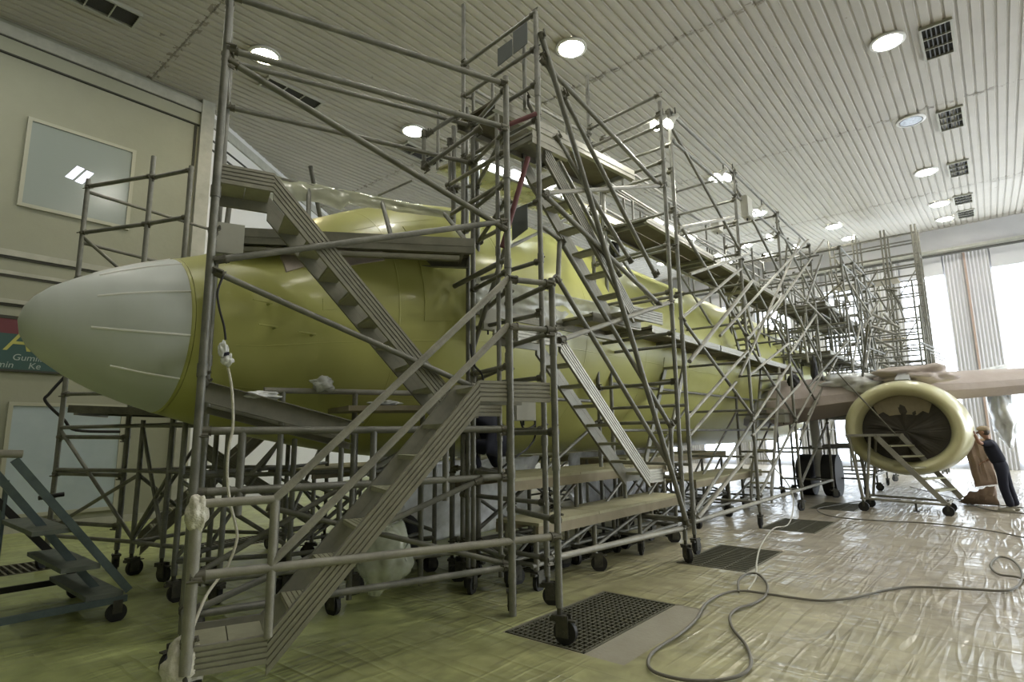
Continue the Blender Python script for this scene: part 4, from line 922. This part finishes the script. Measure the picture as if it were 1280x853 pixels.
# junction boxes and switch gear
def jbox(c, s, label, ax=None):
    t = thing('junction_box', label, 'electrical box', c, 'electrical boxes on the scaffolds')
    ax = ax or (T1.e, T1.n, V(0,0,1))
    MB().box(c, s, ax).build('case', 'boxgrey', t); MB().box(Vector(c)-ax[1]*(s[1]+.008), (s[0]*.92,.008,s[2]*.94), ax).build('door', 'boxgrey', t)
    MB().cyl(Vector(c)-V(0,0,s[2]+.05), Vector(c)-V(0,0,s[2]), .012, 8).build('cable_gland', 'black', t)
jbox(at(287,302,y=4.95), (.11,.07,.14), 'grey box with bent lid behind the tall front pole at deck height')
jbox(at(654,508,y=4.0), (.13,.05,.16), 'grey box with black cables below the stair landing')
jbox(at(610,400,y=4.6), (.09,.04,.13), 'small box on the frame between the two stair towers')
jbox(at(933,260,y=3.45), (.16,.06,.22), 'grey box high on the dock near the third pole top', (V(1,0,0),V(0,1,0),V(0,0,1)))
jbox(at(979,520,y=4.2), (.22,.07,.17), 'box on the dock frame left of the engine', (V(1,0,0),V(0,1,0),V(0,0,1)))
jbox(at(896,283,y=4.4), (.14,.08,.14), 'box under the rear upper deck', (V(1,0,0),V(0,1,0),V(0,0,1)))

# ---- tall open grid scaffold by the hangar doors -----------------------------------------------
P = thing('grid_scaffold', 'tall open tower of thin grid frames standing before the hangar doors', 'scaffold', (27,3,0))
YS = [4.75,3.75,2.75,1.72]
for x in (26.6,27.6):
    for j, y in enumerate(YS):
        for dy in ((0,) if j in (0,) else (0,.13)): tube(P, V(x,y+dy,.1), V(x,y+dy,9.65), 'pole', .035, 'fit', 6)
    z = .5
    while z < 9.7:
        for y, y2 in zip(YS, YS[1:]): tube(P, V(x,y,z), V(x,y2,z), 'rail', .032, 'fit', 6)
        z += .42 if x < 27 else .55
for y in YS:
    for z in (1.5,3.0,4.5,6,7.5,8.5,9.6): tube(P, V(26.6,y,z), V(27.6,y,z), 'rail', .022, 'fit', 6)
for k, (y, y2) in enumerate(zip(YS, YS[1:])):
    for z in (1,3,5,6.8): tube(P, V(27.6,y,z), V(27.6,y2,z+1.6), 'brace', .022, 'fit', 6)
for z in (3.2,5.2,7.6): MB().bx((26.6,2.5,z),(27.6,4.75,z+.05)).build('deck_board', 'plyside', P)
# stair-stepped wing scaffold in front of it
P = thing('wing_scaffold', 'stepped scaffold with sloping rails above the wing, beside the grid scaffold', 'scaffold', (24,2.5,0))
for k in range(4):
    x = 20.8+k*1.6; zt = 6.2-k*.5
    for y in (1.6,3.0): tube(P, V(x,y,2.6), V(x,y,zt), 'pole', .028, 'tube')
    for z in (3.2,3.9,4.6): tube(P, V(x,1.6,z), V(x,3.0,z), 'rail', .024)
    for y in (1.6,3.0):
        for z in (2.9,3.6,4.3): tube(P, V(x,y,z), V(x+1.6,y-.3,z-.1), 'rail', .024)
for (u0,v0),(u1,v1) in (((1080,388),(1125,410)),((1080,405),(1125,420)),((1084,418),(1118,436)),((1104,392),(1116,405)),((1095,452),(1122,465)),((1078,345),(1058,330)),((1045,325),(1060,350)),((1060,350),(1085,400)),((1090,470),(1110,440)),((1080,440),(1100,400))):
    tube(P, at(u0,v0,x=22.5), at(u1,v1,x=22.7), 'rail', .045, 'tube2')
for k in range(40):
    u = random.uniform(1062,1135); v = random.uniform(360,470); x = random.uniform(21,25.5)
    tube(P, at(u,v,x=x), at(min(1140,u+random.uniform(-15,15)), v+random.choice((-22,18,2,26)), x=x), 'brace', .028, 'fit', 6)
# ================================================================== SMALLER THINGS
# blue-grey rolling steps, lower left
t = thing('rolling_steps', 'blue-grey rolling steps with flat treads at the lower left, under the nose tip', 'steps', (1.3,7.2,0))
def sq(p, q, r=.03, m='blue', name='frame_bar'):
    p, q = Vector(p), Vector(q); d = (q-p).normalized(); s = d.cross(V(0,1,0)); s = V(0,1,0) if s.length < .1 else s.normalized(); u = s.cross(d).normalized()
    return MB().box((p+q)/2, ((q-p).length/2, r*.6, r), (d,u,s)).build(name, m, t)
yn, yf = 6.62, 7.95
tr1, tr2 = at(18,575,y=yn), at(161,738,y=yn); lf1, lf2 = at(0,598,y=7.05), at(125,742,y=7.05)
bk1, bk2 = at(0,637,y=yf), at(73,723,y=yf)
dn = (tr2-tr1); sq(tr1, tr2, .032); sq(lf1-(lf2-lf1)*.15, lf2, .032); sq(bk1-(bk2-bk1)*.4, V(2.0,yf,.2), .035, 'black')
for k, (u0,v0,u1,v1) in enumerate(((12,648,92,661),(45,690,126,704),(73,722,155,736))):
    a, b = at(u0,v0,y=yf), at(u1,v1,y=yn); z = (a.z+b.z)/2; a.z = z; b.z = z; d = V(.30,0,0)
    q = [b, V(b.x-.30,b.y,z), V(b.x-.30,yf,z), V(b.x,yf,z)]
    mesh('tread', q+[v-V(0,0,.04) for v in q], [(3,2,1,0),(4,5,6,7),(0,1,5,4),(1,2,6,5),(2,3,7,6),(3,0,4,7)], 'bluestep', t)
for y in (yn, yf): sq((.3,y,.2),(2.08,y,.2),.03,'blue' if y == yn else 'black')
sq((2.05,yn,.2),(2.05,yf,.2),.03); sq((.5,yn,.2),(.5,yf,.2),.03,'black')
tube(t, at(-20,567,y=yn), at(28,568,y=yn), 'handle', .035, 'tube2')
for x in (2.0,.5):
    for y in (yn,yf):
        MB().cyl((x,y-.025,.085),(x,y+.025,.085),.085,20).cyl((x,y-.03,.085),(x,y+.03,.085),.04,12).build('wheel','black',t)
        MB().bx((x-.04,y-.035,.08),(x+.04,y-.028,.2)).bx((x-.04,y+.028,.08),(x+.04,y+.035,.2)).build('fork','iron',t)
for x in (.7,1.3): tube(t, V(x,yf,.2), V(x,yf,1.3), 'post', .025, 'blue'); 
tube(t, at(48,623,y=8.1), at(80,618,y=8.1), 'bar', .025, 'black')

# small steps by the engine
t = thing('engine_steps', 'white wheeled steps with a small platform leaning in front of the engine intake', 'steps', (14.8,1.9,0))
for x in (14.55,15.35):
    tube(t, V(x,2.60,1.60), V(x,2.45,.22), 'leg', .03, 'tube2'); tube(t, V(x,2.2,1.60), V(x,2.38,.25), 'leg', .028, 'tube2')
    tube(t, V(x,2.5,.27), V(x,.98,.22), 'base_rail', .025, 'tube2')
    for y in (2.45,1.0):
        MB().cyl((x-.03,y,.1),(x+.03,y,.1),.1,20).build('wheel','black',t); MB().bx((x-.035,y-.02,.1),(x+.035,y+.02,.23)).build('fork','iron',t)
s1 = (V(14.6,2.10,1.58), V(14.6,1.02,.22)); s2 = (V(15.3,1.74,1.60), V(15.3,.80,.30))
for p, q in (s1, s2):
    d = (q-p).normalized(); MB().box((p+q)/2, ((q-p).length/2,.022,.05), (d,V(1,0,0),d.cross(V(1,0,0)).normalized())).build('stringer', 'tube2', t)
MB().add([(14.5,2.66,1.62),(14.5,2.06,1.62),(15.4,1.68,1.62),(15.4,2.66,1.62),(14.5,2.66,1.57),(14.5,2.06,1.57),(15.4,1.68,1.57),(15.4,2.66,1.57)], [(0,1,2,3),(7,6,5,4),(0,4,5,1),(1,5,6,2),(2,6,7,3),(3,7,4,0)]).build('platform','tube2',t)
for k in range(5):
    f_ = (k+1)/6; p, q = s1[0].lerp(s1[1],f_), s2[0].lerp(s2[1],f_); c = p.lerp(q,.5); d = (q-p).normalized()
    MB().box(c, ((q-p).length/2,.10,.015), (V(d.x,d.y,0).normalized(), V(-d.y,d.x,0).normalized(), V(0,0,1))).build('tread','tread',t)
MB().cyl((14.8,1.55,.05),(14.8,1.55,.25),.02).cyl((14.8,1.55,.03),(14.8,1.55,.05),.06).build('foot','iron',t)
tube(t, V(14.5,.98,.24), V(15.4,.98,.24), 'base_rail', .03, 'tube2')
tube(t, at(1038,457,x=14.6), at(1119,543,x=14.7), 'hand_rail', .016, 'fit')

# hoses and cables
def hose(name, pts, r, m, label, z=.02, k=6):
    P3 = [at(u, v, z=z+r) if not isinstance(u, Vector) else u for u, v in pts]
    o = MB().path(catmull(P3, k), r, 8).build(name, m, None, True); return tag(o, label, 'hose' if name == 'air_hose' else 'cable')
z8 = lambda L: [(760+x/2.4615, 600+y/2.4615) for x, y in L]
hose('air_hose', z8([(1400,300),(1310,318),(1262,300),(1200,290),(1177,262),(1200,238),(1240,245),(1268,272),(1274,305),(1255,330),(1210,342),(1100,336),(940,330),(850,341),(760,362),(660,372),(560,362),(480,350),(410,342),(350,352),(300,382),(270,430),(220,475),(150,520),(124,555),(140,590),(230,615),(330,618),(410,600),(440,565),(425,510),(385,460),(375,420),(400,395),(450,380),(487,352),(488,318),(460,290),(425,290),(402,310),(402,345)]), .0125, 'cable', 'dark grey hose looping across the plastic floor sheet in the foreground')
hose('air_hose', z8([(1330,182),(1280,178),(1180,158),(1000,135),(850,127),(720,117),(665,106),(645,90),(690,80),(780,66),(900,60)]), .012, 'cable', 'thin dark hose lying beyond the loop, running to the right edge')
hose('power_cable', z8([(1330,110),(1240,100),(1160,90),(1090,62),(1040,20),(980,-10)]), .014, 'cable', 'cable on the floor passing the worker feet')
hose('power_cable', z8([(1330,92),(1220,80),(1120,70),(1000,40),(930,22)]), .012, 'cable', 'cable behind the engine steps on the bright floor')
def hang(name, pts, r, m, label, k=6):
    o = MB().path(catmull(pts, k), r, 8).build(name, m, None, True); return tag(o, label, 'cable')
G_ = lambda x, y: at(760+x/2.4615, 600+y/2.4615, z=.02)
hang('hanging_cable', [at(955,565,y=3.6), at(968,585,y=3.55), at(984,604,y=3.5), at(992,626,y=3.4), at(986,655,y=3.2)]+[G_(510,150),G_(472,200),G_(458,250),G_(455,300),G_(430,340)], .011, 'cablelight', 'thin pale cable hanging from the dock down to the looped hose')
pc = thing('hanging_plug', 'plastic-wrapped plug joining a dark lead and a white cable beside the tall front pole', 'plug', T1(-2.55,.6,2.2))
c0 = [at(u,v,y=4.55) for u,v in ((279,345),(272,365),(274,385),(280,408),(282,425))]
MB().path(catmull(c0), .009, 8).build('dark_lead', 'black', pc, True)
c1 = [at(u,v,y=4.55) for u,v in ((285,460),(289,480),(291,505),(291,535),(286,560),(284,590),(287,625),(294,655),(296,675),(286,705),(272,725))]+[at(258,745,y=4.5), at(245,775,y=4.4), at(236,800,y=4.3)]
MB().path(catmull(c1), .011, 8).build('white_cable', 'tape', pc, True)
for u, v, s, sd in ((279,437,(.035,.035,.06),1),(284,450,(.04,.04,.05),2)): lump('plastic_wrap', at(u,v,y=4.55), s, 'filmwhite', pc, sd, .4)
MB().cyl(at(281,441,y=4.55), at(282,445,y=4.55), .032).build('plug_band', 'navy', pc)
hang('power_lead', [at(u,v,y=4.3) for u,v in ((588,430),(592,455),(603,470),(606,500))], .012, 'black', 'black lead hanging between the two stair towers')
hang('power_lead', [at(u,v,y=4.05) for u,v in ((650,522),(655,536),(668,532),(668,520))]+[at(u,v,y=4.3) for u,v in ((669,545),(660,560),(644,572))]+[V(5.0,4.5,1.25)], .012, 'black', 'black lead looping under the grey box by the stair landing')
hang('power_lead', [at(u,v,y=10.2) for u,v in ((82,470),(62,492),(57,502),(80,525),(95,538),(150,540))], .02, 'black', 'dark bent hose hanging beneath the nose tip against the wall')
tie = at(283,440,y=4.55)

# masking paper and film
def sheet(name, corners, m, label, amp=.05, n=14, thick=True, cat='plastic sheet', seed=0):
    a, b, c, d = [Vector(v) for v in corners]; nn = (b-a).cross(d-a).normalized(); vs = []
    for i in range(n+1):
        for j in range(n+1):
            s, t_ = i/n, j/n; p = a.lerp(b,s).lerp(d.lerp(c,s),t_); w = noise.noise(V(s*5+seed,t_*1.5,0))+.5*noise.noise(V(s*13,t_*4,seed))
            vs.append(p+nn*amp*w+(b-a)*.05*noise.noise(V(t_*4,seed,s*2)))
    o = mesh(name, vs, [(i*(n+1)+j,(i+1)*(n+1)+j,(i+1)*(n+1)+j+1,i*(n+1)+j+1) for i in range(n) for j in range(n)], m, None, True)
    sd = o.modifiers.new('thick','SOLIDIFY'); sd.thickness = .004
    return tag(o, label, cat)
sheet('hanging_paper', [V(16.9,.72,1.45),V(16.9,.30,1.5),V(16.8,.22,.5),V(16.8,.62,.42)], 'paper', 'brown masking paper hanging between the engine and the worker', .07, cat='masking paper')
sheet('paper_heap', [V(16.6,.75,.30),V(16.6,.25,.5),V(17.0,.25,.03),V(17.0,.95,.03)], 'paper', 'brown paper trailing on the floor behind the worker', .05, cat='masking paper')
sheet('dock_film', [V(4.9,4.68,3.62),V(8.3,4.50,3.72),V(8.3,4.62,3.30),V(4.9,4.75,3.22)], 'film', 'clear plastic film draped along the middle deck behind the tall stair tower', .07, 24, seed=3)
sheet('dock_film', [V(8.3,4.70,4.2),V(11.5,4.70,4.1),V(11.5,4.9,3.2),V(8.3,4.85,3.1)], 'film', 'clear plastic film along the dock behind the pole pair', .07, 24, seed=5) if 0 else None
sheet('belly_film', [V(5.6,6.9,1.3),V(9.0,6.9,1.3),V(9.0,7.3,.02),V(5.6,7.3,.02)], 'filmwhite', 'white plastic curtain hanging under the belly behind the platforms', .12, 24, seed=8)
sheet('belly_film', [V(10.5,7.2,1.3),V(15,7.2,1.3),V(15,7.3,.02),V(10.5,7.3,.02)], 'filmwhite', 'white plastic curtain under the belly farther back', .12, 24, seed=11)
sheet('wing_root_film', [at(1010,470,y=2.6),at(1100,468,y=2.0),at(1095,500,y=2.0),at(1000,505,y=2.6)], 'filmwhite', 'shiny plastic film over the wing root left of the engine', .10, 20, seed=2) if 0 else None
o = lump('wing_root_wrap', at(1070,482,x=17.6), (1.3,.95,.30), 'filmwhite', None, 14, .45); tag(o, 'glossy white plastic heaped over the wing root left of the engine', 'plastic sheet')
o = lump('wheel_bag', (4.65,6.0,.62), (.24,.26,.34), 'filmwhite', None, 6, .3); tag(o, 'white plastic bag over a wheel, seen through the lower stair', 'plastic sheet')
o = lump('wrapped_bundle', (3.9,5.0,.5), (.28,.22,.36), 'filmgreen', None, 9, .35); tag(o, 'dusty plastic-wrapped bundle behind the lower hand rails', 'plastic sheet')
# long white tarp line at the doors
sheet('door_tarp', [V(31,2.9,3.7),V(31,-1.0,4.45),V(31,-1.0,4.25),V(31,2.9,3.5)], 'filmwhite', 'thin white tarp stretched across in front of the hangar doors', .05, seed=4)
# black bags hung on the rear dock
for k, (u, v, y, s, l) in enumerate(((1018,464,3.7,(.10,.08,.40),'long black bag hanging on the dock left of the wing root'),(992,476,3.7,(.16,.12,.16),'round black bag on the dock beside the long black bag'),(768,313,4.9,(.10,.08,.16),'small black pouch behind the upper ladder stair'))):
    o = lump('black_bag', at(u,v,y=y), s, 'black', None, k, .3); tag(o, l, 'bag')

# ================================================================== PEOPLE
def skin_body(name, joints, edges, m, parent, root=0, sub=2):
    """one continuous skinned surface from a joint graph: joints {i: (pos, rx, ry)}"""
    bm = bmesh.new(); vv = [bm.verts.new(Vector(p)-org(parent)) for p, *_ in joints]
    for a, b in edges: bm.edges.new((vv[a], vv[b]))
    me = bpy.data.meshes.new(name); bm.to_mesh(me); bm.free(); me.materials.append(MT[m])
    o = link(name, me, parent)
    md = o.modifiers.new('skin', 'SKIN'); md.use_smooth_shade = True
    for i, j in enumerate(joints): sv = me.skin_vertices[0].data[i]; sv.radius = (j[1], j[2] if len(j) > 2 else j[1]); sv.use_root = (i == root)
    s = o.modifiers.new('sub', 'SUBSURF'); s.levels = sub; s.render_levels = sub
    return o
def hand(parent, wrist, fwd, up, side, curl=.25, m='skin'):
    """palm with five separate fingers, as short skinned chains rooted in the palm"""
    fwd, up = Vector(fwd).normalized(), Vector(up).normalized(); sd = fwd.cross(up).normalized()*side; up = sd.cross(fwd).normalized()*side
    W_ = Vector(wrist); J = [(W_,.026,.020),(W_+fwd*.05,.036,.016),(W_+fwd*.085,.036,.013)]; E_ = [(0,1),(1,2)]
    skin_body('palm', J, E_, m, parent)
    for i, (off, L) in enumerate(((-.030,.070),(-.010,.080),(.011,.076),(.030,.060))):
        b = W_+fwd*.075+sd*off; pts = [b, b+fwd*L*.5-up*.004, b+fwd*L*.8-up*L*curl*.5, b+fwd*L*.98-up*L*curl]
        skin_body('finger', [(p, r) for p, r in zip(pts,(.0095,.009,.008,.007))], [(0,1),(1,2),(2,3)], m, parent, sub=1)
    b = W_+fwd*.03-sd*.02; pts = [b, b-sd*.035+fwd*.025, b-sd*.045+fwd*.055]
    skin_body('finger', [(p, r) for p, r in zip(pts,(.012,.010,.008))], [(0,1),(1,2)], m, parent, sub=1)['label'] = 'thumb'
# worker at the engine: leaning towards it (+y), right arm raised to the cowl
w = thing('person', 'worker in dark navy shirt and trousers leaning on the engine cowl with an outstretched arm', 'person', (16.05,0,0))
bx, by = 16.05, .06
pel = V(bx,by+.06,.95); chest = V(bx,by+.17,1.28); neck = V(bx-.01,by+.20,1.47)
cloth = [(pel,.17,.15),(V(bx,by+.10,1.10),.165,.145),(chest,.19,.15),(V(bx,by+.19,1.41),.13,.10),(neck,.062),
  (V(bx-.17,by+.20,1.40),.072),(V(bx-.24,by+.27,1.39),.062),(V(bx-.29,by+.32,1.40),.056),
  (V(bx+.17,by+.17,1.40),.072),(V(bx+.22,by+.12,1.20),.058),(V(bx+.22,by+.14,1.12),.054)]
skin_body('shirt', cloth, [(0,1),(1,2),(2,3),(3,4),(3,5),(5,6),(6,7),(3,8),(8,9),(9,10)], 'navy', w)
trs = [(pel,.15,.13),(V(bx-.10,by+.05,.84),.11),(V(bx-.12,by+.06,.50),.088),(V(bx-.12,by-.02,.10),.08),(V(bx+.10,by+.03,.84),.11),(V(bx+.12,by-.02,.50),.088),(V(bx+.13,by-.10,.10),.08),(V(bx,by+.09,1.08),.14,.12)]
skin_body('trousers', trs, [(0,1),(1,2),(2,3),(0,4),(4,5),(5,6),(0,7)], 'navy', w)
hd = skin_body('head', [(neck,.055),(V(bx-.01,by+.235,1.545),.06),(V(bx-.01,by+.27,1.62),.083,.095),(V(bx-.01,by+.275,1.70),.078,.09)], [(0,1),(1,2),(2,3)], 'skin', w)
fc = V(bx-.01,by+.27,1.63)
lump('nose', fc+V(0,.10,-.01), (.016,.022,.022), 'skin', w, 0, 0)
for s in (-1,1): lump('ear', fc+V(s*.085,0,0), (.012,.022,.032), 'skin', w, 0, 0); lump('eye', fc+V(s*.034,.083,.012), (.014,.008,.009), 'hair', w, 0, 0)
lump('mouth', fc+V(0,.088,-.05), (.026,.008,.007), 'redtape', w, 0, 0)
lump('cap', fc+V(0,-.01,.075), (.098,.112,.062), 'cap', w, 1, .05)
lump('hair', fc+V(0,-.035,.0), (.09,.078,.075), 'hair', w, 1, .05)
el = V(bx-.34,by+.35,1.42); wr = V(bx-.46,by+.40,1.60)
skin_body('forearm', [(V(bx-.26,by+.29,1.39),.042),(el,.042),(el.lerp(wr,.5),.036),(wr,.026)], [(0,1),(1,2),(2,3)], 'skin', w)
hand(w, wr, (-.25,.25,.9), (-.1,-.95,.2), 1, .2)
w2_ = V(bx+.20,by+.30,1.02); skin_body('forearm', [(V(bx+.22,by+.13,1.14),.04),(V(bx+.215,by+.22,1.06),.035),(w2_,.026)], [(0,1),(1,2)], 'skin', w)
hand(w, w2_, (0,.8,-.5), (0,.4,.8), -1, .4)
for x, y in ((bx-.12,by-.0),(bx+.13,by-.08)):
    lump('shoe', (x,y+.06,.045), (.055,.14,.05), 'shoe', w, 2, .08)
# crouching worker on the platform under the belly
w = thing('person', 'crouching worker in dark navy seen from behind on the platform, below the stair landing', 'person', (5.35,4.7,1.2))
X, Y, Z = 5.35, 4.72, 1.2
skin_body('clothing', [(V(X,Y,Z+.36),.20,.17),(V(X+.05,Y+.14,Z+.55),.16,.13),(V(X+.08,Y+.30,Z+.72),.18,.13),(V(X+.1,Y+.38,Z+.80),.07),
  (V(X-.14,Y+.06,Z+.34),.11),(V(X-.20,Y+.38,Z+.42),.085),(V(X-.18,Y+.16,Z+.10),.062),(V(X+.16,Y+.06,Z+.34),.11),(V(X+.22,Y+.40,Z+.40),.085),(V(X+.18,Y+.18,Z+.10),.062),
  (V(X-.14,Y+.34,Z+.72),.07),(V(X-.2,Y+.55,Z+.60),.05),(V(X+.28,Y+.34,Z+.70),.07),(V(X+.32,Y+.56,Z+.62),.05)],
  [(0,1),(1,2),(2,3),(0,4),(4,5),(5,6),(0,7),(7,8),(8,9),(2,10),(10,11),(2,12),(12,13)], 'navy', w)
skin_body('head', [(V(X+.1,Y+.40,Z+.80),.05),(V(X+.11,Y+.46,Z+.86),.06),(V(X+.12,Y+.52,Z+.93),.085),(V(X+.12,Y+.56,Z+.99),.075)], [(0,1),(1,2),(2,3)], 'skin', w)
lump('hair', (X+.12,Y+.50,Z+.98), (.09,.09,.085), 'hair', w, 1, .05)
for s, x in ((1,X-.2),(-1,X+.32)):
    skin_body('forearm', [(V(x,Y+.52,Z+.62),.036),(V(x+.02*s,Y+.66,Z+.72),.032),(V(x+.02*s,Y+.74,Z+.80),.024)], [(0,1),(1,2)], 'skin', w); hand(w, V(x+.02*s,Y+.74,Z+.80), (0,.4,.8), (0,-.8,.4), s, .5)
for x in (X-.18,X+.18): lump('shoe', (x,Y+.20,Z+.05), (.05,.14,.05), 'shoe', w, 2, .08)
# navy stool cloth seat
